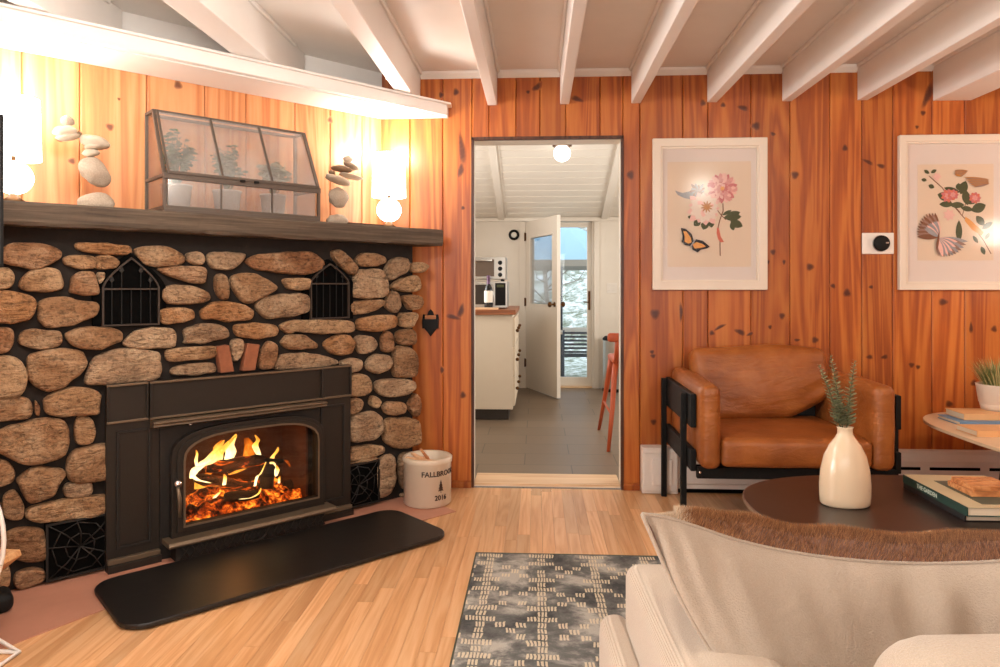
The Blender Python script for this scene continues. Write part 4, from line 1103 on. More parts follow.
# ------------------------------------------------------------------ cast iron stove insert
stv = thing('wood_stove_insert', 'black cast iron wood stove insert with arched glass door and burning fire', 'stove', FP_LOC, FP_ROT)
PL = .0045
def yn(n): return -n
mb = MB()   # firebox shell
a0, a1, fz0, fz1, fb = OX_A + .01, OX_B - .01, OZ_A + .005, OZ_B - .01, .04
mb.box((a0, -.304, fz0), (a1, -fb, fz0 + .02), 'firebrick'); mb.box((a0, -.304, fz1 - .01), (a1, -fb, fz1), 'firebrick')
mb.box((a0, -.304, fz0 + .02), (a0 + .012, -fb, fz1 - .01), 'firebrick'); mb.box((a1 - .012, -.304, fz0 + .02), (a1, -fb, fz1 - .01), 'firebrick')
mb.box((a0, -fb, fz0), (a1, -fb + .012, fz1), 'firebrick')
mb.build('firebox', stv)
def panel(mb, x0, x1, z0, z1, n, rim, mat='stove_iron', edge='stove_edge', d=.012):
    mb.box((x0, -n, z0), (x1, -.30, z1), mat)
    for a, b in (((x0, z0), (x1, z0 + rim)), ((x0, z1 - rim), (x1, z1)), ((x0, z0 + rim), (x0 + rim, z1 - rim)), ((x1 - rim, z0 + rim), (x1, z1 - rim))):
        mb.box((a[0], -n - d, a[1]), (b[0], -n + .0005, b[1]), edge if (a[1] == z0 or b[1] == z1) and a[0] == x0 and b[0] == x1 else mat)
mb = MB(); panel(mb, -1.515, -1.358, .608, .768, .325, .009); panel(mb, -1.354, -.556, .608, .768, .332, .009); panel(mb, -.552, -.393, .608, .768, .325, .009)
mb.build('top_panels', stv, bevel=.002)
mb = MB(); mb.prism([(-.33, .603), (-.385, .603), (-.392, .597), (-.38, .590), (-.385, .582), (-.365, .574), (-.33, .574)], -1.352, -.558, 'stove_edge', 'yz'); mb.build('shelf_moulding', stv)
for x0, x1 in ((-1.515, -1.312), (-.598, -.393)):
    mb = MB(); mb.box((x0, -.325, .0), (x1, -.30, .607), 'stove_iron')
    mb.box((x0, -.355, .0045), (x1, -.30, .035), 'stove_iron'); mb.box((x0 + .002, -.345, .035), (x1 - .002, -.30, .055), 'stove_edge')
    rr = .035
    mb.frame([(x0 + rr, .09), (x1 - rr, .09), (x1 - rr, .575), (x0 + rr, .575)], [(x0 + rr + .012, .102), (x1 - rr - .012, .102), (x1 - rr - .012, .563), (x0 + rr + .012, .563)], -.333, -.3245, 'stove_dark')
    mb.box((x0 + rr + .012, -.328, .102), (x1 - rr - .012, -.3245, .563), 'stove_iron')
    mb.build('side_panel', stv, bevel=.002)
mb = MB()  # stove front plate around the door
DXa, DXb, DZa, DZb = -1.285, -.568, .085, .585
def door_arch(x0, x1, z0, zs, za, n=14):
    p = [(x0, z0), (x1, z0)]; xm = (x0 + x1) / 2; hw = (x1 - x0) / 2
    for i in range(n + 1):
        a = PI * i / n; c, s_ = math.cos(a), math.sin(a)
        p.append((xm + hw * math.copysign(abs(c) ** .62, c), zs + (za - zs) * abs(s_) ** .8))
    return p
out_ = [(-1.31, .07), (-.60, .07)] + [(-.60, .07 + (.50) * 1.0)] * 0
n = 16
ring_in = door_arch(-1.262, -.572, .10, .43, .548, 16)
ring_out = [(-1.312, .0045), (-.598 + .03, .0045)]
for i in range(n + 1):
    a = PI * i / n; c = math.cos(a); s_ = math.sin(a)
    q = max(abs(c), abs(s_) + 1e-6); ring_out.append((-.9405 + .3715 * c / q, .43 + .144 * s_ / q if s_ > 0 else .43))
mb.frame(ring_out, ring_in, -.33, -.30, 'stove_dark'); mb.build('front_plate', stv)
dr = door_arch(-1.275, -.560, .092, .435, .556); di = door_arch(-1.222, -.600, .142, .415, .518)
dm = door_arch(-1.255, -.576, .115, .43, .54)
door_ = MB(); door_.frame(dr, di, -.362, -.3305, 'stove_iron'); door_.frame(dm, di, -.372, -.3615, 'stove_iron')
dd = door_.build('door', stv, bevel=.002)
mb = MB(); mb.frame(door_arch(-1.230, -.594, .134, .42, .526), di, -.376, -.3715, 'stove_edge'); mb.build('door_bead', dd)
mb = MB(); mb.prism(door_arch(-1.228, -.594, .136, .42, .524), -.350, -.346, 'stove_glass', 'xz'); mb.build('door_glass', dd)
mb = MB(); hx = -1.262
mb.ell((hx, -.40, .335), (.017, .017, .017), 'chrome', 16, 10); mb.tube([(hx, -.36, .325), (hx, -.395, .327)], .006, 'chrome'); mb.tube([(hx, -.397, .325), (hx + .006, -.402, .27), (hx + .008, -.402, .19)], [.006, .009, .006], 'stove_edge', 10)
mb.build('door_handle', dd)
mb = MB(); mb.ell((-1.19, -.338, .568), (.009, .009, .007), 'chrome', 12, 8); mb.build('damper_knob', stv)
mb = MB(); mb.prism([(-.30, .072), (-.425, .072), (-.432, .08), (-.425, .094), (-.30, .094)], -1.305, -.530, 'stove_edge', 'yz'); mb.build('ash_lip', stv, bevel=.003)
mb = MB(); mb.box((-1.27, -.40, .0045), (-.585, -.30, .071), 'stove_dark')
for k in range(17):
    x = -1.25 + k * .0395
    mb.tube([(x, -.403, .012), (x + .018, -.405, .04), (x + .036, -.403, .066)], .003, 'stove_iron', 5); mb.tube([(x + .036, -.403, .012), (x + .018, -.405, .04), (x, -.403, .066)], .003, 'stove_iron', 5)
mb.tube([(-.9275 + .05 * math.cos(t * PI / 12), -.406, .04 + .026 * math.sin(t * PI / 12)) for t in range(24)], .004, 'stove_iron', 6, closed=True)
mb.build('lower_grille', stv)
# embers, logs and flames
def fpt(px, py, n): a, b = fpl(px, py, n); return Vector((a, -n, b))
emb = thing('ember_bed', 'glowing bed of embers inside the stove', 'embers', FP_LOC, FP_ROT); emb['kind'] = 'stuff'
mb = MB(); vs = []; fs = []; nx, ny = 70, 26
for j in range(ny):
    for i in range(nx):
        x = a0 + .016 + (a1 - a0 - .032) * i / (nx - 1); y = -.318 + .263 * j / (ny - 1)
        z = .125 + .035 * (j / ny) + .045 * noise.noise(Vector((x * 11, y * 11, 2))) + .03 * noise.noise(Vector((x * 30, y * 30, 5))) + .05 * math.exp(-((x + .93) / .17) ** 2) * min(1, j / 8)
        vs.append((x, y, max(z, fz0 + .021)))
for j in range(ny - 1):
    for i in range(nx - 1): fs.append((j * nx + i, j * nx + i + 1, (j + 1) * nx + i + 1, (j + 1) * nx + i))
mb.add(vs, fs, 'ember', True); mb.build('ember_surface', emb)
def burn_log(pa, pb, r, label, mat='burning_wood', na=.2, nb=.2):
    A = fpt(*pa, na); B = fpt(*pb, nb); d = B - A; pts = []; rs = []
    for k in range(9):
        t = k / 8; pts.append(A + d * t + Vector((0, 0, .006 * noise.noise(Vector((t * 4, pa[0], 0)))))); rs.append(r * (1 + .16 * noise.noise(Vector((t * 5, pa[1], 3)))) * (.75 if k in (0, 8) else 1))
    mb = MB(); mb.tube(pts, rs, mat, 9)
    o = mb.build('burning_log', loc=FP_LOC, rotz=FP_ROT); tag(o, label, 'log', 'logs burning in the stove')
burn_log((205, 468), (264, 460), .030, 'topmost charred log lying across the fire', na=.2, nb=.2)
burn_log((196, 478), (262, 489), .026, 'sloping log under the topmost one in the fire', na=.24, nb=.2)
burn_log((266, 489), (268, 464), .034, 'short upright charred block at the right of the burning logs', 'charred', na=.26, nb=.24)
burn_log((240, 461), (283, 461), .014, 'thin charred stick poking out behind the upright block', 'charred', na=.15, nb=.17)
burn_log((225, 497), (258, 495), .024, 'dark log half sunk in the embers at the front', 'charred', na=.27, nb=.26)
burn_log((283, 488), (300, 484), .034, 'ashy log end at the right side of the firebox', 'charred', na=.12, nb=.16)
fl = thing('fire_flames', 'yellow and orange flames rising from the logs inside the stove', 'fire', FP_LOC, FP_ROT); fl['kind'] = 'stuff'
def tongue(path, rs, n, heat0=1.0, heat1=.35, flat=.45):
    pts = [fpt(p[0], p[1], n + .012 * math.sin(i * 2.1)) for i, p in enumerate(path)]
    # resample smooth
    P = []; Rr = []; m = len(pts)
    for i in range(m - 1):
        for t in (0, .25, .5, .75):
            p0, p1, p2, p3 = pts[max(0, i - 1)], pts[i], pts[i + 1], pts[min(m - 1, i + 2)]
            P.append(.5 * ((2 * p1) + (p2 - p0) * t + (2 * p0 - 5 * p1 + 4 * p2 - p3) * t * t + (3 * p1 - p0 - 3 * p2 + p3) * t ** 3)); Rr.append(rs[i] * (1 - t) + rs[i + 1] * t)
    P.append(pts[-1]); Rr.append(rs[-1])
    vs = []; fs = []; ht = []; sg = 14
    for i, p in enumerate(P):
        for k in range(sg):
            a = 2 * PI * k / sg; r = Rr[i] * (1 + .35 * noise.noise(Vector((p.x * 30, p.z * 26, a))))
            vs.append(p + Vector((math.cos(a) * r, math.sin(a) * r * flat, 0)))
            ht.append(heat0 + (heat1 - heat0) * i / (len(P) - 1))
    for i in range(len(P) - 1):
        for k in range(sg): fs.append((i * sg + k, i * sg + (k + 1) % sg, (i + 1) * sg + (k + 1) % sg, (i + 1) * sg + k))
    mb = MB(); mb.add(vs, fs, 'flame', True, blaze=ht); mb.build('flame_tongue', fl)
tongue([(192, 478), (197, 468), (212, 462), (222, 450), (230, 441), (236, 436)], [.010, .022, .026, .020, .012, .003], .22)
tongue([(197, 471), (205, 462), (212, 456), (220, 446), (224, 440)], [.012, .026, .024, .012, .003], .2)
tongue([(228, 462), (231, 452), (229, 445), (234, 438), (236, 434)], [.02, .026, .022, .014, .003], .17, 1.0, .45)
tongue([(218, 463), (219, 455), (216, 447), (222, 440)], [.018, .02, .014, .003], .15, .9, .3)
tongue([(197, 466), (196, 460), (197, 454), (196, 450)], [.006, .008, .006, .002], .23)
tongue([(192, 476), (198, 480), (206, 482), (211, 483)], [.010, .009, .007, .003], .29, 1.0, .8)
tongue([(260, 458), (257, 451), (255, 445), (258, 440), (255, 435)], [.008, .014, .016, .011, .003], .15)
tongue([(276, 476), (273, 465), (272, 458), (277, 451), (278, 447)], [.008, .014, .012, .009, .002], .17)
tongue([(276, 475), (278, 470), (276, 465)], [.008, .009, .002], .26)
tongue([(224, 485), (225, 478), (224, 474)], [.008, .009, .003], .28)
tongue([(255, 486), (257, 477), (261, 473), (266, 462)], [.006, .007, .004, .002], .28, 1.0, .6)
tongue([(279, 483), (279, 479), (280, 476)], [.006, .006, .002], .24)
tongue([(240, 499), (250, 498), (258, 494), (261, 488)], [.006, .010, .007, .002], .3, 1.0, .5)
tongue([(214, 498), (218, 494), (221, 491)], [.008, .009, .003], .3, .9, .5)
tongue([(300, 478), (293, 466), (285, 460)], [.014, .02, .005], .12, .3, .15)
tongue([(232, 474), (245, 466), (250, 448), (246, 438)], [.02, .03, .03, .01], .11, .5, .2)
tongue([(200, 488), (203, 478), (214, 470)], [.03, .03, .01], .14, .55, .3)

# hearth pad
def rrect(x0, x1, y0, y1, r, n=6):
    p = []
    for cx, cy, a in ((x1 - r, y1 - r, 0), (x0 + r, y1 - r, PI / 2), (x0 + r, y0 + r, PI), (x1 - r, y0 + r, 3 * PI / 2)):
        for i in range(n + 1): t = a + PI / 2 * i / n; p.append((cx + r * math.cos(t), cy + r * math.sin(t)))
    return p
mb = MB(); mb.prism(rrect(-1.60, -.215, -.945, -.438, .095), .0045, .024, 'hearth_pad')
o = mb.build('hearth_pad', bevel=.006, seg=3, loc=FP_LOC, rotz=FP_ROT); tag(o, 'black rounded hearth mat lying before the stove', 'hearth pad')

# ------------------------------------------------------------------ things on the mantel
def mantel_lamp(px, lab):
    xl = fpl(px, 178, .2)[0]; w = fpw(xl, .2, 1.4885)
    t = thing('table_lamp', lab, 'lamp', w, 0, 'glowing ball lamps on the mantel')
    mb = MB(); mb.lathe([(0, 0), (.045, 0), (.045, .012), (.02, .03), (.012, .045), (0, .045)], 'brass_dark', seg=24); mb.build('foot', t)
    mb = MB(); mb.ell((0, 0, .107), (.068, .068, .066), 'opal_glow', 28, 18); mb.build('ball_base', t)
    mb = MB(); mb.tube([(0, 0, .17), (0, 0, .2)], .008, 'brass_dark'); mb.build('neck', t)
    mb = MB(); mb.lathe([(.094, .178), (.0935, .19), (.088, .40), (.087, .418)], 'lamp_glow', seg=40); c_ = mb.build('lamp_shade', t); md = c_.modifiers.new('s', 'SOLIDIFY'); md.thickness = .002
    return w
LA = mantel_lamp(13.5, 'white glowing lamp at the far left of the mantel, cut by the picture edge')
LB = mantel_lamp(389, 'white glowing lamp at the right end of the mantel')

def cairn(name, label, base, items):
    t = thing(name, label, 'stone sculpture', base, PI / 4)
    for (dx, z, rx, ry, rz, rot, mat) in items:
        mb = MB(); mb.ell((dx, 0, z), (rx, ry, rz), mat, 24, 14, .16, M=Matrix.Rotation(-rot, 3, 'Y'), nsc=1.6); mb.build('stone', t)
# left cairn, px -> local
def citems(cx, base_x, n, lst):
    out = []
    for (px, py, hw, hh, rot, mat) in lst:
        a, b = fpl(px, py, n); t = fpl(px + 1, py, n)[0] - a; vz = fpl(px, py, n)[1] - fpl(px, py + 1, n)[1]
        out.append((a - base_x, b - 1.4885, hw * t, hw * t * .8, hh * vz, rot, mat))
    return out
bx = fpl(97, 205, .2)[0]
cairn('balanced_stones', 'leaning stack of balanced pebbles between the left lamp and the glass greenhouse', fpw(bx, .2, 1.4885),
      [(0, .03, .068, .055, .042, 0, 'stone_grey')] + citems(0, bx, .2, [(95, 172, 17.5, 12, -.85, 'stone_grey'), (91, 153, 9, 4, .2, 'stone_pale'), (94, 142, 15, 6.5, -.12, 'stone_pale'), (97, 145.5, 13, 4.2, .18, 'stone_pale'),
      (79, 133.5, 3.2, 2.2, -.2, 'stone_brown'), (68, 137, 12.5, 3.6, .25, 'stone_pale'), (65, 131.5, 13, 5.6, .18, 'stone_pale'), (67.5, 121, 7, 5.6, 0, 'stone_grey')]))
bx = fpl(337, 222, .2)[0]
cairn('balanced_stones', 'stack of balanced flat pebbles between the glass greenhouse and the right lamp', fpw(bx, .2, 1.4885),
      [(0, .026, .056, .048, .036, 0, 'stone_grey')] + citems(0, bx, .2, [(338.5, 197.5, 9, 10, -.3, 'stone_grey'), (338, 180, 12, 3.6, -.28, 'stone_pale'), (332, 172.3, 3.2, 2.4, 0, 'stone_brown'), (342, 169, 10, 3, -.1, 'stone_brown'),
      (351, 176.5, 11, 2.0, -.15, 'stone_pale'), (351, 166, 7.5, 2.4, -.4, 'stone_grey'), (348, 159, 4.8, 3.2, 0, 'stone_pale')]))
mb = MB(); mb.prism([(-.10, -.012), (.10, -.012), (.11, -.008), (.11, .008), (.10, .012), (-.10, .012)], 0.0, .006, 'walnut')
a = fpl(366, 221, .34)[0]
tag(mb.build('incense_holder', loc=fpw(a, .335, 1.4905), rotz=PI / 4), 'thin dark flat stick lying on the mantel before the right lamp', 'incense holder')
# greenhouse
GX0, GX1, ZB = -1.285, -.56, 1.4905
gh = thing('tabletop_greenhouse', 'grey metal and glass tabletop greenhouse on the mantel', 'greenhouse', FP_LOC, FP_ROT)
g0, g1, gt = -.03, -.30, -.14; zm, zt, rb = 1.652, 1.958, .009
mb = MB(); mb.box((GX0 - .004, g1 - .012, ZB), (GX1 + .004, g0, ZB + .016), 'greenhouse_metal'); mb.build('base_tray', gh, bevel=.002)
mb = MB()
def bar(mb, a, b, w=.013):
    a, b = Vector(a), Vector(b); d = (b - a).normalized(); u = d.cross(Vector((0, 0, 1)) if abs(d.z) < .9 else Vector((0, 1, 0))).normalized(); v = u.cross(d); h = w / 2
    vs = [p + u * sx * h + v * sy * h for p in (a, b) for sx, sy in ((-1, -1), (1, -1), (1, 1), (-1, 1))]
    mb.add(vs, [(0, 1, 2, 3), (7, 6, 5, 4), (0, 4, 5, 1), (1, 5, 6, 2), (2, 6, 7, 3), (3, 7, 4, 0)], 'greenhouse_metal')
zb = ZB + .022
for x in (GX0, GX1):
    bar(mb, (x, g1, zb), (x, g1, zm)); bar(mb, (x, g0 - .008, zb), (x, g0 - .008, zt)); bar(mb, (x, g1, zm), (x, gt, zt)); bar(mb, (x, g0 - .008, zt), (x, gt, zt)); bar(mb, (x, g0 - .008, zm), (x, g1, zm)); bar(mb, (x, g1, zb), (x, g0 - .008, zb))
for y, z, w in ((g1, zb, .016), (g1, zm - .004, .024), (g0 - .008, zb, .013), (g0 - .008, zt, .013), (gt, zt, .014)): bar(mb, (GX0 - .006, y, z), (GX1 + .006, y, z), w)
for k in (1, 2):
    x = GX0 + (GX1 - GX0) * k / 3; bar(mb, (x, g1, zb), (x, g1, zm), .007)
mb.build('frame', gh)
lid = MB()
for k in (0, 1, 2, 3):
    x = GX0 + .012 + (GX1 - GX0 - .024) * k / 3; bar(lid, (x, g1 - .012, zm + .012), (x, gt - .012, zt + .0), .009)
bar(lid, (GX0 + .008, g1 - .013, zm + .012), (GX1 - .008, g1 - .013, zm + .012), .012)
ld = lid.build('lid', gh)
for q in (-.03, .035): mb = MB(); mb.box(((GX0 + GX1) / 2 + q - .01 + .0, g1 - .028, zm - .002), ((GX0 + GX1) / 2 + q + .01, g1 - .016, zm + .008), 'black_iron'); mb.build('latch', ld)
def pane(nm, pts, par, mat='hazy_glass'):
    mb = MB(); mb.add([Vector(p) for p in pts], [tuple(range(len(pts)))], mat); o = mb.build(nm, par); md = o.modifiers.new('s', 'SOLIDIFY'); md.thickness = .002; return o
for k in range(3):
    xa = GX0 + .014 + (GX1 - GX0 - .028) * k / 3; xb = xa + (GX1 - GX0 - .028) / 3 - .004
    pane('lid_pane', [(xa, g1 - .009, zm + .014), (xb, g1 - .009, zm + .014), (xb, gt - .009, zt - .004), (xa, gt - .009, zt - .004)], ld)
    pane('front_pane', [(xa, g1, zb + .008), (xb, g1, zb + .008), (xb, g1, zm - .014), (xa, g1, zm - .014)], gh, 'hazy_glass')
for x in (GX0, GX1): pane('side_pane', [(x, g1, zb + .008), (x, g0 - .012, zb + .008), (x, g0 - .012, zt - .008), (x, gt, zt - .008), (x, g1, zm)], gh, 'clear_glass')
def leafy(name, label, xl, n, z, pot_r, pot_h, H, kind, mat='lace_leaf', spread=.11, potmat='greenhouse_pot', grp=None):
    t = thing(name, label, 'potted plant', fpw(xl, n, z), PI / 4, grp)
    mb = MB(); mb.lathe([(0, .0), (pot_r * .8, 0), (pot_r, pot_h), (pot_r * 1.04, pot_h), (pot_r * 1.04, pot_h - .01), (pot_r * .9, pot_h - .012)], potmat, seg=28); mb.build('pot', t)
    mb = MB(); mb.lathe([(pot_r * .93, pot_h - .012), (0, pot_h - .008)], 'soil', seg=24); mb.build('soil', t)
    mb = MB()
    for q in range(40):
        a = random.uniform(0, 2 * PI); L = random.uniform(.5, 1.0); dx, dy = math.cos(a) * spread * L * random.uniform(.3, 1), math.sin(a) * .05 * L
        top = Vector((dx, dy, pot_h + (H - pot_h) * random.uniform(.45, 1.0) * (1 - .3 * abs(dx) / spread)))
        base = Vector((dx * .1, dy * .1, pot_h - .01)); mid = (base + top) / 2 + Vector((dx * .1, 0, .02))
        mb.tube([base, mid, top], [.0016, .0013, .001], mat, 4)
        for s_ in range(7 if kind == 'fern' else 4):
            e = mid.lerp(top, s_ / 6) + Vector((random.uniform(-.012, .012), random.uniform(-.01, .01), random.uniform(-.006, .008)))
            r = .016 if kind == 'fern' else .026
            M = Matrix.Rotation(random.uniform(0, 2 * PI), 3, 'Z') @ Matrix.Rotation(random.uniform(-.9, .9), 3, 'X')
            v = [M @ Vector(p) * r + e for p in ((-1, 0, 0), (-.4, -.45, .12), (.5, -.4, .1), (1.1, 0, -.1), (.5, .4, .1), (-.4, .45, .12))]
            v = [Vector((max(GX0 + .02 - xl, min(GX1 - .02 - xl, p.x)), max(-.09, min(.07, p.y)), p.z)) for p in v]
            mb.add(v, [(0, 1, 2, 3, 4, 5)], mat, True)
    mb.build('foliage', t)
leafy('fern_pot', 'pale potted fern at the left inside the glass greenhouse', -1.19, .15, ZB + .0165, .066, .125, .38, 'fern')
leafy('herb_pot', 'middle pale potted plant inside the glass greenhouse', -.96, .15, ZB + .0165, .064, .12, .36, 'fern')
leafy('shrub_pot', 'pale tapered pot with a silvery plant at the right inside the glass greenhouse', -.73, .15, ZB + .0165, .062, .12, .33, 'broad', 'sage_leaf')

# ------------------------------------------------------------------ crock, match holder, TV, firewood
ck = thing('stoneware_crock', 'cream stoneware crock lettered with a pine tree, on the floor right of the hearth', 'crock', (-.592, -.297, .0045))
RC, HK = .128, .252
mb = MB(); mb.lathe([(0, 0), (RC - .006, 0), (RC, .006), (RC, HK - .035), (RC + .004, HK - .03), (RC + .006, HK - .006), (RC, HK), (RC - .012, HK), (RC - .016, HK - .006), (RC - .016, .02), (0, .02)], 'crock_glaze', seg=56); mb.build('body', ck)
th0 = math.atan2(-3.76, .2) 
viewa = math.atan2(-D + .297, 0 + .592)     # direction crock -> camera
tc_ = viewa + math.radians(33)
mb = MB()
def wrap(z0): return lambda x, y, h: Vector(((RC + .0008 + h) * math.cos(tc_ + x / RC), (RC + .0008 + h) * math.sin(tc_ + x / RC), z0 + y))
text_mesh('FALLBROOK', .038, mb, 'ink_dark', wrap(.178)); text_mesh('2016', .036, mb, 'ink_dark', wrap(.052))
W = wrap(.115); tree = [(-.002, -.038), (.002, -.038), (.002, -.026), (.017, -.028), (.010, -.016), (.014, -.015), (.007, -.001), (.011, 0), (.004, .014), (.006, .015), (0, .032), (-.006, .015), (-.004, .014), (-.011, 0), (-.007, -.001), (-.014, -.015), (-.010, -.016), (-.017, -.028), (-.002, -.026)]
mb.add([W(p[0], p[1], .0008) for p in tree], [(0, 1, 2, 18), (2, 3, 4, 16, 17, 18), (4, 5, 6, 14, 15, 16), (6, 7, 8, 12, 13, 14), (8, 9, 10, 11, 12)], 'ink_dark')
mb.build('printed_mark', ck)
for k, (x, y, z, l, rx, rz, w_) in enumerate([(-.055, -.035, .243, .13, .5, .4, .03), (-.03, .02, .238, .12, .3, 1.2, .035), (-.062, .0, .252, .1, -.2, 2.2, .028), (.0, -.035, .236, .14, .2, .1, .03)]):
    mb = MB(); M = Matrix.Translation((-.592 + x, -.297 + y, z)) @ Matrix.Rotation(rz, 4, 'Z') @ Matrix.Rotation(rx * .5, 4, 'Y')
    mb.prism([(-l / 2, -w_ / 2), (l / 2 - .01, -w_ / 2 + .004), (l / 2, w_ / 3), (-l / 2 + .02, w_ / 2)], -.006, .006, 'birch', M=M)
    tag(mb.build('kindling_chip', bevel=.002), 'pale split wood chip lying in the mouth of the crock', 'kindling', 'wood chips in the crock')
mb = MB(); mb.tube([(-.555, -.31, .20), (-.60, -.32, .262), (-.626, -.325, .298)], [.008, .009, .007], 'coaster_wood', 6); tag(mb.build('kindling_stick'), 'reddish brown stick poking up out of the crock', 'kindling')

mx, mz = wall(430.8, 323)
mh = thing('match_holder', 'black cast iron match holder on the pine wall beside the fireplace', 'match holder', (mx, 0, mz))
mb = MB(); mb.prism([(-.048, .03), (-.044, .052), (-.02, .046), (-.014, .066), (0, .082), (.014, .066), (.02, .046), (.044, .052), (.048, .03), (.046, -.02), (.02, -.052), (0, -.078), (-.02, -.052), (-.046, -.02)], -.008, -.0015, 'black_iron', 'xz'); mb.build('back_plate', mh, bevel=.001)
mb = MB(); mb.frame([(-.046, -.03), (.046, -.03), (.046, -.0), (-.046, -.0)][::1], [(-.04, -.027), (.04, -.027), (.04, -.006), (-.04, -.006)], -.028, .024, 'black_iron', 'xy')
mb.box((-.046, -.03, -.03), (.046, -.006, -.026), 'black_iron'); mb.prism([(-.03, -.03), (.03, -.03), (0, -.07)], -.022, -.006, 'black_iron', 'xz'); mb.build('box', mh, bevel=.001)
mb = MB(); mb.box((-.032, -.02, -.02), (.032, -.01, .045), 'coaster_wood'); mb.build('striker_plate', mh)

tvp = (-1.792, -1.80)
tv = thing('television', 'dark edge of a wall mounted screen at the left edge of the picture', 'television', (tvp[0], tvp[1], 1.45), 0)
mb = MB(); mb.box((-.03, -.9, -.215), (.0, .0, .295), 'tv_black'); mb.build('screen_body', tv, bevel=.004)
mb = MB(); mb.frame([(-.9, -.215), (0.002, -.215), (0.002, .295), (-.9, .295)], [(-.89, -.205), (-.006, -.205), (-.006, .285), (-.89, .285)], -.004, .001, 'black_iron', 'yz'); mb.build('bezel', tv)
mb = MB(); mb.tube([(-.03, -.5, -.03), (-.4, -.35, -.03), (LX - tvp[0] + .012, -.5, -.03)], .018, 'black_iron', 10); mb.box((LX - tvp[0] + .001, -.6, -.13), (LX - tvp[0] + .014, -.4, .07), 'black_iron'); mb.build('wall_arm', tv)

rk = thing('firewood_rack', 'white wire firewood holder at the lower left corner', 'log rack', (-1.993, -2.06, 0))
RR = .30
mb = MB()
for y in (-.14, .14):
    mb.tube([(RR * math.cos(2 * PI * k / 40), y, .36 + RR * math.sin(2 * PI * k / 40)) for k in range(40)], .007, 'rope_wire', 8, closed=True)
for k in range(6): a = PI + PI * (k + .5) / 6; mb.tube([(RR * math.cos(a), -.14, .36 + RR * math.sin(a)), (RR * math.cos(a), .14, .36 + RR * math.sin(a))], .006, 'rope_wire', 8)
mb.build('hoop', rk)
for sx_ in (-1, 1):
    mb = MB(); mb.tube([(sx_ * .16, -.14, .11), (sx_ * .35, -.14, .0075), (sx_ * .35, .14, .0075), (sx_ * .16, .14, .11)], .007, 'rope_wire', 8)
    mb.tube([(sx_ * .35, -.14, .0075), (sx_ * .06, -.14, .0075), (sx_ * .06, .14, .0075), (sx_ * .35, .14, .0075)], .007, 'rope_wire', 8); mb.build('foot', rk)
def flog(x, z, r, kind, lab, rot=0.0, L=.40, yo=0.0):
    mb = MB(); n = 14
    if kind == 'wedge': pts = [(0, 0), (1.0, .80), (.95, .95), (-1.25, .95), (-1.3, .6)]
    elif kind == 'half': pts = [(-1, 0), (1, 0)] + [(math.cos(PI * k / 10), math.sin(PI * k / 10) * .9) for k in range(1, 10)]
    else: pts = [(math.cos(2 * PI * k / n) * (1 + .06 * math.sin(3 * k)), math.sin(2 * PI * k / n)) for k in range(n)]
    c, s_ = math.cos(rot), math.sin(rot); pts = [((p[0] * c - p[1] * s_) * r, (p[0] * s_ + p[1] * c) * r) for p in pts]
    m = len(pts); vs = [(p[0], -L / 2, p[1]) for p in pts] + [(p[0], L / 2, p[1]) for p in pts]
    mb.add(vs, [tuple(range(m - 1, -1, -1)), tuple(range(m, 2 * m))], 'split_log')
    mb.add(vs, [(i, (i + 1) % m, m + (i + 1) % m, m + i) for i in range(m)], 'split_log' if kind == 'wedge' else 'bark')
    o = mb.build('firewood_log', bevel=.003); o.location = (-1.993 + x, -2.06 + yo, z); tag(o, lab, 'log', 'split logs in the wire rack')
flog(.150, .172, .125, 'wedge', 'pale wedge shaped split log sticking out to the right of the wire rack', .0, L=.50)
flog(.03, .128, .06, 'round', 'round log low in the wire rack under the pale wedge', 0, L=.44)
flog(-.12, .175, .082, 'round', 'round log at the bottom left of the wire rack', 0)
flog(.04, .295, .10, 'half', 'half round split log on top of the pile in the wire rack', .0)
ap = thing('ash_pan', 'low black rounded iron pan on the reddish strip behind the firewood rack', 'ash pan', (-2.0, -1.70, .0045), PI / 4)
mb = MB(); mb.rbox((-.17, -.065, 0), (.13, .06, .07), .03, 'black_iron', 12, (0, 0, .004)); mb.build('pan', ap)
mb = MB(); mb.tube([(-.16, 0, .07), (-.22, .0, .09), (-.27, .0, .08)], .01, 'black_iron'); mb.build('handle', ap)

# thermostat and pictures
txx, tzz = wall(877.5, 243.5)
tm = thing('thermostat', 'white wall plate with a round black dial thermostat between the two pictures', 'thermostat', (txx, 0, tzz))
mb = MB(); mb.box((-.088, -.008, -.06), (.088, .0, .06), 'plate_white'); mb.build('plate', tm, bevel=.006)
mb = MB(); mb.lathe([(0, .0085), (.042, .0085), (.044, .02), (.043, .03), (.036, .034), (0, .034)], 'black_iron', seg=36, M=Matrix.Translation((.012, 0, 0)) @ Matrix.Rotation(PI / 2, 4, 'X')); mb.build('dial', tm)
mb = MB(); mb.lathe([(.0442, .010), (.0462, .012), (.0462, .016), (.0442, .018)], 'steel', seg=36, M=Matrix.Translation((.012, 0, 0)) @ Matrix.Rotation(PI / 2, 4, 'X')); mb.box((.03, -.036, -.002), (.046, -.034, .006), 'steel'); mb.build('ring', tm)

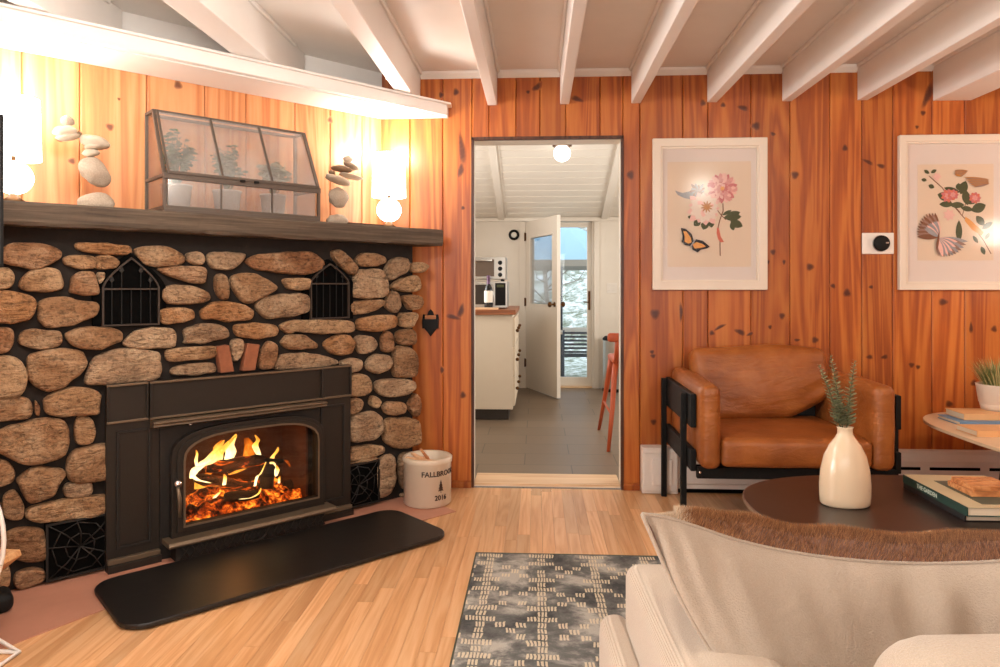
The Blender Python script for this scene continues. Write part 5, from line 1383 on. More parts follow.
def petal(mb, cx, cz, L, W, a, mat, h, n=8):
    pts = []
    for i in range(n + 1): t = i / n; pts.append((t * L, W * .5 * math.sin(PI * t) ** .8))
    for i in range(n - 1, 0, -1): t = i / n; pts.append((t * L, -W * .5 * math.sin(PI * t) ** .8))
    c, s_ = math.cos(a), math.sin(a)
    mb.add([(cx + p[0] * c - p[1] * s_, -h, cz + p[0] * s_ + p[1] * c) for p in pts], [tuple(range(len(pts)))], mat)
def shape(mb, pts, mat, h):
    mb.add([(p[0], -h, p[1]) for p in pts], [tuple(range(len(pts)))], mat)
def picture(name, label, x0, x1, z0, z1, fr, painter, parts_label):
    t = thing(name, label, 'picture', ((x0 + x1) / 2, -.001, (z0 + z1) / 2)); w, h = (x1 - x0) / 2, (z1 - z0) / 2
    mb = MB(); mb.frame([(-w, -h), (w, -h), (w, h), (-w, h)], [(-w + fr, -h + fr), (w - fr, -h + fr), (w - fr, h - fr), (-w + fr, h - fr)], -.03, 0, 'frame_white'); mb.build('frame', t, bevel=.004)
    mb = MB(); mb.frame([(-w + fr, -h + fr), (w - fr, -h + fr), (w - fr, h - fr), (-w + fr, h - fr)], [(-w + fr + .01, -h + fr + .01), (w - fr - .01, -h + fr + .01), (w - fr - .01, h - fr - .01), (-w + fr + .01, h - fr - .01)], -.022, -.006, 'frame_white'); mb.build('inner_lip', t)
    mb = MB(); mb.box((-w + fr, -.008, -h + fr), (w - fr, -.002, h - fr), 'art_mat'); mb.build('mat_board', t)
    mb = MB(); painter(mb, w, h); mb.build('print', t)
    mb = MB(); mb.box((-w + fr, -.0195, -h + fr), (w - fr, -.018, h - fr), 'picture_glass'); mb.build('glass', t)
def PX(px, py, X0, Z0):      # picture-local coordinates of a spot of the drawing
    a, b = wall(px, py); return (a - X0, b - Z0)
def paint1(mb, w, h):
    X0, Z0 = (.659 + 1.302) / 2, (1.15 + 2.014) / 2
    mb.box((-.235, -.0085, -.30), (.235, -.008, .30), 'art_paper')
    c = lambda x, y: PX(670 + x / 6.675, 160 + y / 6.67, X0, Z0)
    hh = [.0088]
    def H(): hh[0] += .00006; return hh[0]
    def P(x, y, L, W, a, m): q = c(x, y); petal(mb, q[0], q[1], L, W, a, m, H())
    def S(pts, m): shape(mb, [c(*p) for p in pts], m, H())
    def line(pts, wd, m):
        q = [Vector((*c(*p), 0)) for p in pts]
        for i in range(len(q) - 1):
            d = (q[i + 1] - q[i]); nrm = Vector((-d.y, d.x, 0)).normalized() * wd / 2
            shape(mb, [(v.x, v.y) for v in (q[i] + nrm, q[i + 1] + nrm, q[i + 1] - nrm, q[i] - nrm)], m, H())
    line([(350, 290), (352, 340), (330, 400), (318, 450), (330, 530), (332, 640)], .006, 'art_stem'); line([(300, 320), (340, 370), (370, 400)], .005, 'art_stem')
    S([(310, 450), (325, 460), (335, 510), (358, 548), (335, 550), (318, 530), (308, 490)], 'art_red')
    for (x, y, L, W, a) in [(355, 385, .1, .045, .05), (365, 385, .09, .04, .35), (400, 410, .075, .045, -.4), (405, 415, .05, .03, -1.3), (240, 405, .055, .045, -1.9), (200, 400, .05, .04, -2.4), (270, 400, .045, .035, -1.5), (150, 385, .03, .02, 3.0), (345, 370, .06, .02, .5)]: P(x, y, L, W, a, 'art_green')
    S([(30, 205), (80, 222), (130, 210), (160, 240), (140, 265), (90, 255), (50, 235)], 'art_grey'); 
    for k in range(14): P(180, 212, .04 + .008 * (k % 3), .02, k * .45, 'art_mauve' if k % 2 else 'art_grey')
    for k in range(26): P(345 + 26 * math.cos(k * 2.4), 190 + 26 * math.sin(k * 2.4), .066, .03, k * 2.4 * -1, ('art_pink', 'art_rose', 'art_blush')[k % 3])
    for k in range(30): q = 1 - k / 30; P(345 + 55 * q * math.cos(k * 2.4), 188 + 55 * q * math.sin(k * 2.4), .03, .018, k * 1.9, ('art_blush', 'art_pink', 'art_rose')[k % 3])
    for k in range(6): P(345, 192, .014, .010, k * 1.05, 'art_orange')
    for k in range(13): P(222, 325, .088 + .01 * (k % 3), .05, k * .483, 'art_blush')
    for k in range(13): P(225, 323, .080 + .008 * (k % 2), .046, k * .483 + .2, 'art_white')
    for k in range(9): P(228, 320, .055, .034, k * .7 + .3, 'art_white' if k % 3 else 'art_blush')
    for k in range(10): P(240, 315, .036, .009, k * .63 + .2, 'art_gold')
    S([(68, 455), (100, 460), (140, 495), (155, 545), (130, 575), (95, 570), (72, 545), (80, 510)], 'art_black'); S([(84, 475), (105, 478), (135, 520), (140, 550), (118, 560), (92, 545), (95, 515)], 'art_orange')
    S([(135, 560), (170, 530), (215, 540), (262, 580), (240, 592), (200, 600), (180, 618), (145, 600)], 'art_black'); S([(145, 565), (172, 548), (210, 560), (235, 578), (200, 588), (160, 592)], 'art_orange')
    S([(128, 578), (160, 530), (166, 536), (136, 586)], 'art_grey')
def paint2(mb, w, h):
    X0 = 2.027 + .3215; Z0 = (1.15 + 2.018) / 2
    c = lambda x, y: PX(910 + x / 6.067, 155 + y / 6.064, X0, Z0)
    mb.box((c(40, 0)[0], -.0085, c(0, 640)[1]), (c(500, 0)[0], -.008, c(0, 60)[1]), 'art_paper')
    hh = [.0088]
    def H(): hh[0] += .00006; return hh[0]
    def P(x, y, L, W, a, m): q = c(x, y); petal(mb, q[0], q[1], L, W, a, m, H())
    def S(pts, m): shape(mb, [c(*p) for p in pts], m, H())
    def line(pts, wd, m):
        q = [Vector((*c(*p), 0)) for p in pts]
        for i in range(len(q) - 1):
            d = (q[i + 1] - q[i]); nrm = Vector((-d.y, d.x, 0)).normalized() * wd / 2
            shape(mb, [(v.x, v.y) for v in (q[i] + nrm, q[i + 1] + nrm, q[i + 1] - nrm, q[i] - nrm)], m, H())
    line([(485, 600), (440, 520), (380, 440), (310, 370), (250, 300), (190, 200), (110, 130)], .005, 'art_stem'); line([(310, 370), (330, 300), (370, 260)], .004, 'art_stem'); line([(300, 350), (240, 290)], .004, 'art_stem')
    S([(330, 375), (360, 395), (440, 470), (425, 490), (370, 455), (325, 400)], 'art_orange')
    for (x, y, L, W, a) in [(160, 240, .08, .05, -.3), (200, 200, .09, .03, -.3), (300, 240, .08, .05, 1.2), (325, 210, .09, .045, -1.4), (345, 300, .08, .05, .8), (365, 340, .085, .055, .4), (395, 370, .07, .04, -.9), (170, 300, .08, .035, 0), (235, 305, .08, .035, 0), (300, 320, .07, .03, -.2),
                            (290, 395, .13, .035, -1.57), (430, 450, .07, .03, .6), (375, 490, .05, .02, -1), (450, 510, .04, .02, 1), (425, 555, .05, .025, -1.2), (110, 115, .035, .02, 2.5), (120, 110, .035, .02, .5), (95, 155, .03, .02, 3), (105, 185, .035, .025, -.4), (285, 215, .04, .03, 1.5)]: P(x, y, L, W, a, 'art_green')
    for (x, y, L) in ((222, 248, .040), (252, 243, .032), (385, 262, .034)):
        for k in range(9): P(x, y, L, .022, k * .7, 'art_red' if k % 2 else 'art_rose')
        for k in range(6): P(x, y, L * .5, .012, k * 1.05 + .3, 'art_pink')
    for k in range(7): P(228, 365, .034, .018, k * .9, 'art_blush')
    for k in range(6): P(155, 135, .024, .014, k, 'art_blush')
    for k in range(9): P(262, 96 + 3 * k, .075 - .004 * k, .012, -.05 - .03 * k, 'art_mauve' if k % 2 else 'art_gold')
    for k in range(10): P(470, 150 + 3 * k, .14 - .006 * k, .012, 3.05 + .035 * k, 'art_mauve' if k % 2 else 'art_gold')
    for k in range(13): P(165, 500, (.150 - .0035 * abs(k - 3)) * 1.0, .030, 1.72 + k * .115, 'art_mauve' if k % 2 else 'art_stem')
    for k in range(9): P(165, 500, .095, .022, 1.62 + k * .12, 'art_grey' if k % 3 else 'art_blush')
    for k in range(12): P(158, 505, .165 - .006 * k, .030, -.12 - k * .125, 'art_mauve' if k % 2 else 'art_grey')
    for k in range(9): P(158, 505, .11, .024, -.2 - k * .14, 'art_grey' if k % 2 else 'art_blush')
    P(150, 590, .12, .012, 1.45, 'art_stem')
picture('framed_print', 'white framed print of pink and white flowers with an orange butterfly, left of the thermostat', .659, 1.302, 1.15, 2.014, .048, paint1, '')
picture('framed_print', 'white framed print of red flowers with a grey brown butterfly, right of the thermostat', 2.027, 2.67, 1.15, 2.018, .038, paint2, '')

# baseboard heater
ht = thing('baseboard_heater', 'white electric baseboard heater running along the pine wall', 'heater', (.592, 0, 0))
LH = XR - .592 - .02
mb = MB(); mb.prism([(-.001, .025), (-.05, .025), (-.05, .05), (-.062, .06), (-.062, .20), (-.045, .235), (-.045, .255), (-.001, .255)], .20, LH, 'heater_white', 'yz')
mb.build('body', ht, bevel=.003)
mb = MB(); mb.box((0, -.078, .003), (.20, -.001, .262), 'heater_white'); mb.box((.008, -.088, .02), (.195, -.078, .235), 'heater_white'); mb.box((.055, -.098, .055), (.165, -.088, .2), 'heater_white')
mb.box((.0, -.094, .235), (.20, -.078, .262), 'heater_white'); mb.build('end_cover', ht, bevel=.003)
mb = MB(); x = .30
while x < LH - .3:
    mb.box((x, -.0635, .152), (x + .27, -.0605, .168), 'black_slot'); x += .32
mb.box((.2, -.045, .003), (LH, -.004, .024), 'black_slot'); mb.build('vent_slot', ht)

# ================================================================== ARMCHAIR
ac = thing('leather_armchair', 'brown leather club armchair with black wooden side frames against the pine wall', 'armchair', (1.19, -.45, 0))
ox, oy = -1.19, .45
def A(x, y, z): return (x + ox, y + oy, z)
def wrk(seed, amp):
    def f(w, q):
        d = Vector((w.x * 7, w.y * 7, w.z * 9 + seed)); n_ = noise.noise(d) * amp + noise.noise(d * 2.3) * amp * .4
        L = max(.001, w.length); return w + (w / L) * n_
    return f
mb = MB(); mb.rbox(A(.848, -.80, .335), A(1.528, -.14, .468), .03, 'leather', 20, (0, .01, .014), fn=wrk(1, .006)); mb.build('seat_cushion', ac)
for x0, x1, sd_ in ((.752, .848, 3), (1.528, 1.632, 7)):
    mb = MB(); mb.rbox(A(x0, -.80, .325), A(x1, -.075, .716), .038, 'leather', 18, (.006, .006, .008), fn=wrk(sd_, .004)); mb.build('arm_cushion', ac)
Mb = Matrix.Translation(Vector(A(1.20, -.20, .64))) @ Matrix.Rotation(math.radians(-13), 4, 'X')
def bfn(w, q):
    w = wrk(9, .008)(w, q)
    fo = math.exp(-((w.z + .10 + .25 * (w.x + .2)) / .05) ** 2) * math.exp(-((w.x + .12) / .2) ** 2)
    w.y += .010 * math.sin(60 * (w.z + .45 * w.x)) * fo + .004 * math.sin(40 * (w.z - .3 * w.x) + 2) * math.exp(-((w.x - .3) / .12) ** 2)
    w.z += .012 * math.sin(w.x * 9 + 1) * (1 if w.z > 0 else 0) - (.02 * q.x ** 2 if w.z < 0 else 0)
    if q.z < .3: w.z += .19 * max(0.0, q.x - .1) ** 1.5 * min(1.0, (.3 - q.z))
    w.x -= .02 * max(0.0, q.z) * max(0.0, q.x)
    return w
mb = MB(); mb.rbox((-.365, -.085, -.20), (.365, .085, .205), .05, 'leather', 22, (.0, .035, .0), M=Mb, fn=bfn); mb.build('back_cushion', ac)
mb = MB(); mb.box(A(.85, -.13, .3), A(1.53, -.10, .66), 'cover_black'); mb.build('back_board', ac, bevel=.004)
for s_ in (-1, 1):
    X = (lambda v: v) if s_ < 0 else (lambda v: 2.408 - v)
    def bx2(mb, x0, x1, y0, y1, z0, z1): mb.box(A(min(X(x0), X(x1)), y0, z0), A(max(X(x0), X(x1)), y1, z1), 'black_iron')
    mb = MB(); bx2(mb, .722, .748, -.725, -.08, .505, .663); bx2(mb, .722, .748, -.725, -.08, .30, .40); mb.build('side_panel', ac, bevel=.004)
    for y in (-.63, -.11):
        mb = MB(); bx2(mb, .693, .7215, y - .0125, y + .0125, 0, .655 if y < -.3 else .66); mb.build('leg', ac, bevel=.003)
mb = MB(); mb.box(A(.749, -.74, .27), A(1.659, -.71, .322), 'black_iron'); mb.box(A(.749, -.16, .27), A(1.659, -.13, .322), 'black_iron'); mb.box(A(.80, -.70, .30), A(1.59, -.16, .322), 'cover_black'); mb.build('seat_rail', ac, bevel=.003)
mb = MB(); mb.lathe([(0, 0), (.006, 0), (.006, .004), (0, .005)], 'chrome', seg=12, M=Matrix.Translation(A(.762, -.74, .30)) @ Matrix.Rotation(PI / 2, 4, 'X')); mb.build('bolt', ac)

# ================================================================== COFFEE TABLE & things
TZ = .40
cf = thing('coffee_table', 'dark oval coffee table in front of the armchair', 'coffee table', (1.42, -1.56, 0))
def oval(a, b, n=72, e=2.35):
    o = []
    for i in range(n):
        t = 2 * PI * i / n; c, s_ = math.cos(t), math.sin(t); o.append((a * math.copysign(abs(c) ** (2 / e), c), b * math.copysign(abs(s_) ** (2 / e), s_)))
    return o
mb = MB(); mb.prism(oval(.67, .44, 72, 2.5), TZ - .012, TZ, 'table_black'); mb.build('top', cf, bevel=.002)
mb = MB(); mb.frame(oval(.674, .444, 72, 2.5), oval(.6705, .4405, 72, 2.5), TZ - .016, TZ - .002, 'rim_steel', 'xy'); mb.build('rim', cf)
mb = MB(); mb.prism(oval(.60, .28), TZ - .05, TZ - .0125, 'table_black'); mb.build('apron', cf)
for lx in (-.42, .42):
    for ly in (-.2, .2):
        mb = MB(); mb.tube([(lx, ly, TZ - .03), (lx * 1.12, ly * 1.15, .0108)], [.02, .012], 'table_black', 12); mb.build('leg', cf)
vz = thing('ceramic_vase', 'cream teardrop ceramic vase on the dark coffee table', 'vase', (1.085, -1.53, TZ + .0005))
mb = MB(); prof = [(0, 0), (.078, 0), (.084, .006), (.086, .03), (.087, .07), (.083, .12), (.072, .17), (.053, .21), (.034, .235), (.026, .25), (.026, .268), (.029, .272), (.026, .274), (.021, .268), (.021, .25), (.0, .245)]
mb.lathe(prof, 'vase_ceramic', seg=48, flat=.72); mb.build('body', vz)
for (nm, tx, ty, H_, lab, sd_) in (('eucalyptus_sprig', -.090, .0, .240, 'leftmost grey green sprig leaning out of the cream vase', 1), ('eucalyptus_sprig', -.042, .02, .275, 'tall middle grey green sprig in the cream vase', 2), ('eucalyptus_sprig', .030, -.01, .258, 'rightmost upright grey green sprig in the cream vase', 3)):
    t = thing(nm, lab, 'sprig', (1.085, -1.53, TZ + .25), 0, 'sprigs in the vase')
    base = Vector((tx * .12, ty * .1, 0)); top = Vector((tx, ty, H_)); mid = base.lerp(top, .5) + Vector((tx * -.15, 0, 0))
    crv = lambda q: base * (1 - q) ** 2 + mid * 2 * q * (1 - q) + top * q ** 2
    mb = MB(); mb.tube([crv(k / 8) for k in range(9)], [.0022 - .0012 * k / 8 for k in range(9)], 'sage_stem', 5); mb.build('stem', t)
    mb = MB(); random.seed(sd_ * 31)
    for k in range(34):
        q = .10 + .90 * k / 33; p = crv(q); sz = .025 * (1 - q) + .008
        for side in range(2):
            a = k * 1.7 + side * PI + random.uniform(-.4, .4); d = Vector((math.cos(a), math.sin(a), .55)).normalized()
            u = d.cross(Vector((0, 0, 1))).normalized(); nn_ = u.cross(d)
            vs = [p, p + d * sz * .5 + u * sz * .42 + nn_ * sz * .1, p + d * sz * 1.0 + u * sz * .34, p + d * sz * 1.4, p + d * sz - u * sz * .34, p + d * sz * .5 - u * sz * .42 + nn_ * sz * .1]
            mb.add(vs, [(0, 1, 2, 3), (0, 3, 4, 5)], 'sage_leaf', True)
    mb.build('leaves', t)
random.seed(99)
def book(name, label, loc, W, L, Hh, cover, top, spine_side, group=None, text=None, rotz=0.0, textmat='book_text'):
    """book lying flat; spine on the -x side ('x') or on the -y side ('y')"""
    t = thing(name, label, 'book', loc, rotz, group); c = .0028
    mb = MB(); mb.box((0, 0, 0), (W, L, c), cover); mb.box((0, 0, Hh - c), (W, L, Hh), top)
    if spine_side == 'x': mb.box((-.001, 0, 0), (c, L, Hh), cover)
    else: mb.box((0, -.001, 0), (W, c, Hh), cover)
    mb.build('cover', t, bevel=.0008)
    mb = MB()
    if spine_side == 'x': mb.box((c + .0004, .004, c + .0003), (W - .005, L - .004, Hh - c - .0003), 'pages')
    else: mb.box((.004, c + .0004, c + .0003), (W - .004, L - .005, Hh - c - .0003), 'pages')
    mb.build('page_block', t)
    if text:
        mb = MB()
        for s_, size, pos in text:
            if spine_side == 'x': text_mesh(s_, size, mb, textmat, lambda x, y, h: Vector((-.0016 - h, L - pos - x, Hh / 2 + y)), .0003)
            else: text_mesh(s_, size, mb, textmat, lambda x, y, h: Vector((pos + x, -.0016 - h, Hh / 2 + y)), .0003)
        mb.build('spine_lettering', t)
    return t
book('large_book', 'black cover book under the green garden book on the coffee table', (1.398, -1.695, TZ + .0005), .30, .385, .022, 'cover_black', 'cover_black', 'x')
book('large_book', 'large green and beige garden book on the coffee table', (1.393, -1.715, TZ + .0228), .30, .40, .030, 'green_cover', 'cover_beige', 'x',
     text=[('THE GARDEN', .021, .165)])
mb = MB(); mb.box((1.46, -1.68, TZ + .0530), (1.69, -1.40, TZ + .0538), 'cover_slate'); tag(mb.build('cover_panel'), 'dark olive card lying on the beige book cover under the wooden blocks', 'card')
bz = TZ + .0541
for k, (x, y, z, lab) in enumerate([(1.475, -1.60, 0, 'lower front square wooden coaster block on the green book'), (1.483, -1.597, 1, 'upper square wooden coaster block stacked on the green book')]):
    mb = MB(); h0 = bz + k * .0185
    if k == 0: mb.box((x, y, h0), (x + .15, y + .14, h0 + .018), 'coaster_wood')
    else:
        mb.box((x, y, h0), (x + .142, y + .132, h0 + .006), 'coaster_wood')
        for i in range(5):
            for j in range(4): mb.box((x + .001 + i * .028, y + .001 + j * .033, h0 + .0055), (x + .027 + i * .028, y + .031 + j * .033, h0 + .016), 'coaster_wood')
    tag(mb.build('wooden_coaster', bevel=.001), lab, 'coaster')

# ================================================================== SIDE TABLE
SZ = .50
sc_ = cam(2.79, 3.09, 0)
sdt = thing('side_table', 'pale round topped side table with dark legs by the right edge', 'side table', (sc_.x, sc_.y, 0))
mb = MB(); mb.prism(oval(.725, .675, 96, 3.2), SZ - .016, SZ, 'table_white'); mb.build('top', sdt, bevel=.003)
mb = MB(); mb.prism(oval(.45, .36), SZ - .05, SZ - .0165, 'walnut'); mb.build('apron', sdt)
lw = cam(2.18, 3.38, 0); l2 = cam(2.235, 3.62, 0)
for lx, ly, bx, by in ((-.36, .22, -.40, .30), (.5, .18, .55, .22), (-.45, -.28, -.5, -.33), (.5, -.28, .55, -.33)):
    mb = MB(); mb.tube([(lx, ly, SZ - .017), (bx, by, .003)], [.024, .014], 'walnut', 12); mb.build('leg', sdt)
def onS(px, py, z=SZ):
    d = ray(px, py); t = (z - HC) / d[2]; return Vector((t * d[0], -D + t * d[1], z))
p = onS(960, 424, SZ + .008)
book('blue_book', 'blue paperback book on the pale side table under the plant', (p.x, p.y, SZ + .0005), .27, .20, .018, 'blue_cover', 'blue_cover', 'y', text=[('GARDEN NOTES', .011, .06)][:0], textmat='navy_ink', rotz=-.03)
mb = MB(); book('tan_book', 'tan book stacked on the blue book with the plant pot on it', (p.x + .045, p.y + .045, SZ + .0190), .24, .17, .03, 'tan_cover', 'tan_cover', 'y', rotz=-.03)
p2 = onS(977, 437, SZ)
book('tan_book', 'tan book lying alone at the near edge of the pale side table', (p2.x, p2.y, SZ + .0005), .24, .16, .026, 'tan_cover', 'tan_cover', 'y', rotz=.0)
pp = cam(2.52, 3.52, SZ + .0495)
pg = thing('potted_grass', 'tufted grass plant in a white pot on the books of the side table', 'potted plant', pp)
mb = MB(); mb.lathe([(0, 0), (.085, 0), (.092, .03), (.0925, .034), (.0955, .036), (.108, .125), (.110, .128), (.104, .13), (.098, .115), (0, .11)], 'pot_white', seg=48); mb.build('pot', pg)
mb = MB(); mb.lathe([(.1, .112), (0, .116)], 'soil', seg=32); mb.build('soil', pg)
mb = MB(); random.seed(5)
for k in range(420):
    a = random.uniform(0, 2 * PI); r = .08 * math.sqrt(random.random()); L = random.uniform(.09, .17); ou = (r / .08) * random.uniform(.3, .9)
    b = Vector((math.cos(a) * r, math.sin(a) * r, .11)); d = Vector((math.cos(a) * ou, math.sin(a) * ou, 1)).normalized(); u = Vector((-math.sin(a), math.cos(a), 0)) * .0022
    m_ = b + d * L * .55; e = b + d * L + Vector((math.cos(a), math.sin(a), -.3)) * L * .15 * ou
    mb.add([b - u, b + u, m_ + u * .9, m_ - u * .9, e], [(0, 1, 2, 3), (3, 2, 4)], 'grass_pale' if random.random() < .3 else 'grass_blade', True)
mb.build('grass_tuft', pg)

# ================================================================== RUG, SOFA, PILLOW
mb = MB(); vs = []; fs = []; nx, ny = 60, 50
rx0, rx1, ry0, ry1 = -.262, 2.0, -3.3, -1.02
mb.box((rx0, ry0, .0006), (rx1, ry1, .009), 'rug_weave')
mb.frame([(rx0 - .006, ry0 - .006), (rx1 + .006, ry0 - .006), (rx1 + .006, ry1 + .006), (rx0 - .006, ry1 + .006)], [(rx0, ry0), (rx1, ry0), (rx1, ry1), (rx0, ry1)], .0006, .0105, 'cover_slate', 'xy')
tag(mb.build('area_rug', bevel=.002), 'charcoal rug with ivory dashed diamond pattern on the oak floor', 'rug')

# sofa in its own frame, turned with the survey axis
so = thing('sofa', 'beige textured sofa seen from behind at the lower right', 'sofa', cam(0, 0, 0), PSI)
# local: x right, y forward from camera foot
sofz = .0115
mb = MB(); mb.rbox((.247, .55, .10), (.42, 1.40, .62), .026, 'sofa_fabric', 22, (.004, .0, .01)); mb.build('armrest', so)
mb = MB(); mb.rbox((.200, .85, sofz + .02), (.262, 1.44, .505), .03, 'sofa_fabric', 16); mb.build('outer_arm_pad', so)
mb = MB(); mb.rbox((.26, .62, .06), (2.6, 1.46, .30), .03, 'sofa_plain', 14); mb.build('base', so)
mb = MB(); mb.rbox((.425, .95, .302), (1.42, 1.49, .43), .05, 'sofa_plain', 18, (0, 0, .01)); mb.build('seat_cushion', so)
mb = MB(); mb.rbox((1.43, .95, .302), (2.35, 1.49, .43), .05, 'sofa_plain', 18, (0, 0, .01)); mb.build('seat_cushion', so)
mb = MB(); mb.rbox((.27, .50, .30), (2.6, .72, .66), .06, 'sofa_plain', 18); mb.build('backrest', so)
mb = MB(); mb.rbox((.415, .68, .435), (1.25, .84, .775), .07, 'sofa_plain', 22, (0, .02, .006)); bc = mb.build('back_cushion', so)
mb = MB(); mb.rbox((1.26, .73, .435), (2.3, .92, .80), .07, 'sofa_plain', 18, (0, .03, .01)); mb.build('back_cushion', so)
for lx in (.32, 2.5):
    for ly in (.68, 1.38):
        mb = MB(); mb.lathe([(.02, sofz), (.026, .07)], 'walnut', c=(lx, ly, 0), seg=16, cap=True); mb.build('leg', so)

# pillow: linen back towards us, fur front
pw = thing('throw_pillow', 'large cream linen pillow with brown fur front leaning on the sofa', 'pillow', cam(.6, 1.05, .6), PSI)
LO = Vector((.6, 1.05, .6))
def dep(px, py, t):        # camera-survey point
    return Vector(((px - CX) / F * t, t, HC + (HY - py) / F * t)) - LO
topE = [(642, 514, 1.09), (668, 518, 1.10), (700, 528, 1.11), (740, 541, 1.12), (790, 552, 1.13), (850, 560, 1.13), (910, 563.5, 1.13), (960, 563, 1.12), (1010, 560, 1.10), (1070, 550, 1.06)]
botE = [(800, 770, .99), (830, 790, .985), (860, 800, .98), (890, 810, .98), (930, 815, .98), (970, 820, .98), (1010, 820, .98), (1060, 820, .98), (1110, 815, .97), (1150, 800, .97)]
def spl(L, q):
    m = len(L) - 1; f = q * m; i = min(int(f), m - 1); t = f - i
    P0, P1, P2, P3 = (Vector(L[max(0, i - 1)]), Vector(L[i]), Vector(L[i + 1]), Vector(L[min(m, i + 2)]))
    return .5 * ((2 * P1) + (P2 - P0) * t + (2 * P0 - 5 * P1 + 4 * P2 - P3) * t * t + (3 * P1 - P0 - 3 * P2 + P3) * t ** 3)
def midp(a, b):            # a: 0..1 along, b: 0 top .. 1 bottom
    T, B_ = spl(topE, a), spl(botE, a); m = T.lerp(B_, b)
    bow = -16 * math.sin(PI * b) * (1 - a) ** 3          # side edge bows outwards to the left
    return dep(m.x + bow, m.y, m.z)
NA, NB = 72, 40
def psurf(sign):
    vs = []
    for j in range(NB + 1):
        for i in range(NA + 1):
            a = i / NA; b = j / NB
            p = midp(a, b)
            fa = max(0, 1 - abs(2 * a - 1) ** 2.2) ** .95; fb = max(0, 1 - abs(2 * b - 1) ** 2.6) ** .55
            fa = fa if a < .5 else max(0, 1 - abs(2 * a - 1) ** 6) ** .5
            th = fa * fb
            if sign < 0:
                wr_ = .016 * math.sin(a * 46 + 3 * math.sin(b * 4)) * math.exp(-b * 4.5) * min(1, b * 9) * noise.noise(Vector((a * 8, 1.5, 0))) * 2.2
                p = p + Vector((0, -.05 * th, -.012 * th)) + Vector((0, wr_, 0))
            else:
                p = p + Vector((0, .135 * th, .085 * th + .03 * noise.noise(Vector((a * 7, b * 4, 7))) * th))
            vs.append(p)
    fs = []
    for j in range(NB):
        for i in range(NA): fs.append((j * (NA + 1) + i, j * (NA + 1) + i + 1, (j + 1) * (NA + 1) + i + 1, (j + 1) * (NA + 1) + i))
    return vs, fs
mb = MB(); v_, f_ = psurf(-1); mb.add(v_, f_, 'pillow_linen', True); mb.build('linen_back', pw)
mb = MB(); v_, f_ = psurf(1); furc = srgb(112, 68, 42); mb.add(v_, f_, 'brown_fur', True, tint=furc); ff = mb.build('fur_front', pw)
mb = MB(); mb.tube([midp(a / 60, 0) for a in range(61)], .0032, 'pillow_linen', 6); mb.tube([midp(0, b / 40) for b in range(41)], .0032, 'pillow_linen', 6); mb.build('piping', pw)
# pale border of the front along the top-left corner and the pile
mb = MB(); random.seed(3)
for k in range(60000):
    a = random.uniform(.05, .99); b = random.uniform(.0, .42) ** 1.15
    i = min(NA - 1, int(a * NA)); j = min(NB - 1, int(b * NB)); u = a * NA - i; w = b * NB - j
    g = lambda ii, jj: v_[jj * (NA + 1) + ii]
    p = g(i, j) * (1 - u) * (1 - w) + g(i + 1, j) * u * (1 - w) + g(i, j + 1) * (1 - u) * w + g(i + 1, j + 1) * u * w
    n_ = (g(i + 1, j) - g(i, j)).cross(g(i, j + 1) - g(i, j)).normalized()
    if n_.dot(p - midp(a, .5)) < 0: n_ = -n_
    q = noise.noise(Vector((a * 9, b * 7, 3))); pale = a < .20
    L = random.uniform(.008, .016) * (.35 if a < .14 else 1)
    d = (n_ + Vector((.5 * q + random.uniform(-.4, .4), random.uniform(-.3, .3), .25 + random.uniform(-.3, .3)))).normalized()
    r_ = Vector((.00045, 0, 0)); bs = random.uniform(.75, 1.3)
    if pale and random.random() < (.20 - a) / .06: c_ = srgb(206, 184, 156)
    else: c_ = random.choice((srgb(138, 90, 52), srgb(164, 110, 66), srgb(190, 136, 88), srgb(110, 70, 42)))
    c_ = tuple(min(1, x * bs) for x in c_)
    mb.add([p - r_, p + r_, p + d * L], [(0, 1, 2)], 'brown_fur', False, tint=c_)
o = mb.build('fur_pile', pw); o['kind'] = 'stuff'

# ================================================================== hanging ceiling lamp behind the picture, reflected in the left print
cl = thing('ceiling_globe', 'round white ceiling lamp of the living room, reflected in the flower print', 'ceiling light', (1.62, -3.0, CEIL - .001))
mb = MB(); mb.lathe([(0, -.001), (.07, -.001), (.07, -.02), (0, -.025)], 'brass_dark', seg=24); mb.build('canopy', cl)
mb = MB(); mb.ell((0, 0, -.11), (.09, .09, .09), 'opal_glow', 24, 16); mb.build('globe', cl)

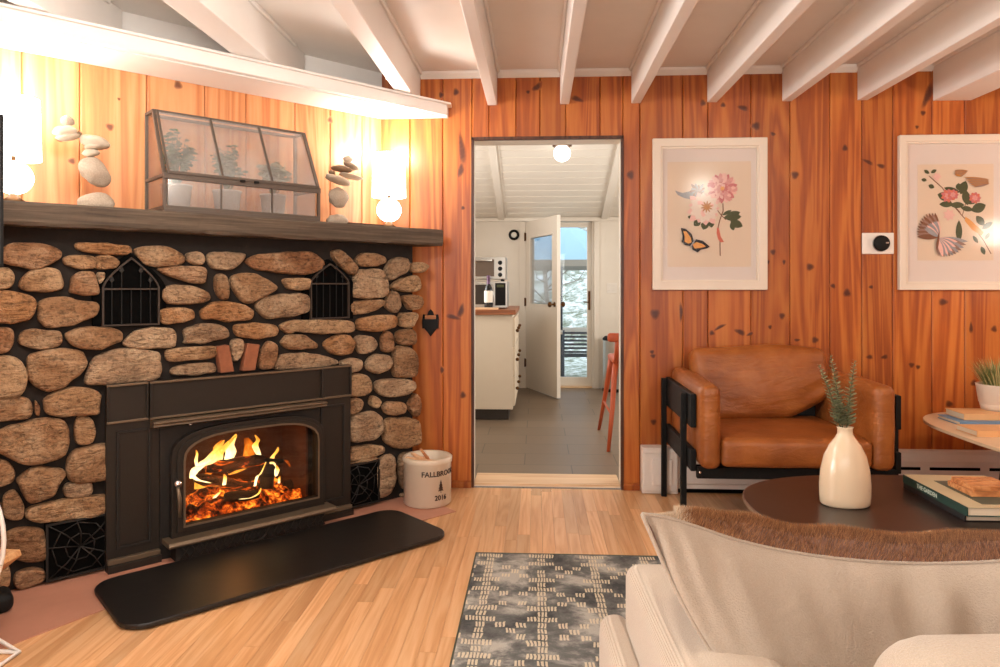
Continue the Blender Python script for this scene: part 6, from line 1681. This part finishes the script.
# ================================================================== LIGHT
def light(name, typ, loc, energy, color, size=None, size_y=None, rot=(0, 0, 0), rad=None):
    l = bpy.data.lights.new(name, typ); l.energy = energy; l.color = color
    if typ == 'AREA':
        l.shape = 'RECTANGLE'; l.size = size; l.size_y = size_y or size
    elif rad: l.shadow_soft_size = rad
    o = bpy.data.objects.new(name, l); COL.objects.link(o); o.location = loc; o.rotation_euler = rot; return o
# daylight entering through the windows of the living room (outside the glass)
light('daylight_front_window', 'AREA', (.6, YB - .25, 1.45), 65, (1.0, .90, .78), 3.2, 1.5, (PI / 2, 0, 0))
light('daylight_left_window', 'AREA', (LX - .3, -4.2, 1.3), 170, (1.0, .98, .95), 1.6, 1.25, (PI / 2, 0, -PI / 2))
light('ceiling_fill_light', 'POINT', (-.95, -2.45, 2.02), 46, (1.0, .97, .93), rad=.12)  # added fill above the view to brighten the left ceiling; no fixture here
light('daylight_kitchen_right', 'AREA', (KXR + .2, 1.8, 1.5), 50, (1.0, .94, .86), 1.6, 1.2, (PI / 2, 0, PI / 2))
light('daylight_kitchen_left', 'AREA', (KXL - .2, 1.9, 1.5), 30, (1.0, .94, .86), 1.4, 1.0, (PI / 2, 0, -PI / 2))
for w_ in (LA, LB): light('lamp_bulb', 'POINT', (w_.x, w_.y, w_.z + .47), 14, (1.0, .95, .88), rad=.05)
light('side_lamp_bulb', 'POINT', (3.25, -1.15, 1.55), 26, (1.0, .90, .76), rad=.09)
light('ceiling_bulb', 'POINT', (1.62, -3.0, CEIL - .27), 42, (1.0, .92, .80), rad=.1)
light('fire_glow', 'POINT', fpw(-.95, .22, .33), 2.2, (1.0, .42, .12), rad=.05)
wd_ = bpy.data.worlds.new('sky'); scene.world = wd_; wd_.use_nodes = True
bg = wd_.node_tree.nodes['Background']; bg.inputs[0].default_value = (.86, .93, 1.0, 1); bg.inputs[1].default_value = 2.3

# ================================================================== CAMERA
cd = bpy.data.cameras.new('camera'); co = bpy.data.objects.new('camera', cd); COL.objects.link(co)
co.location = (0, -D, HC); co.rotation_euler = (PI / 2, 0, PSI)
cd.sensor_width = 36; cd.lens = 36 * F / 1000; cd.shift_y = -(333.5 - HY) / 1000; cd.clip_start = .05
scene.camera = co
vs_ = scene.view_settings
vs_.view_transform = 'Standard'; vs_.look = 'None'; vs_.gamma = 1.0; vs_.exposure = 0.0; vs_.use_curve_mapping = False
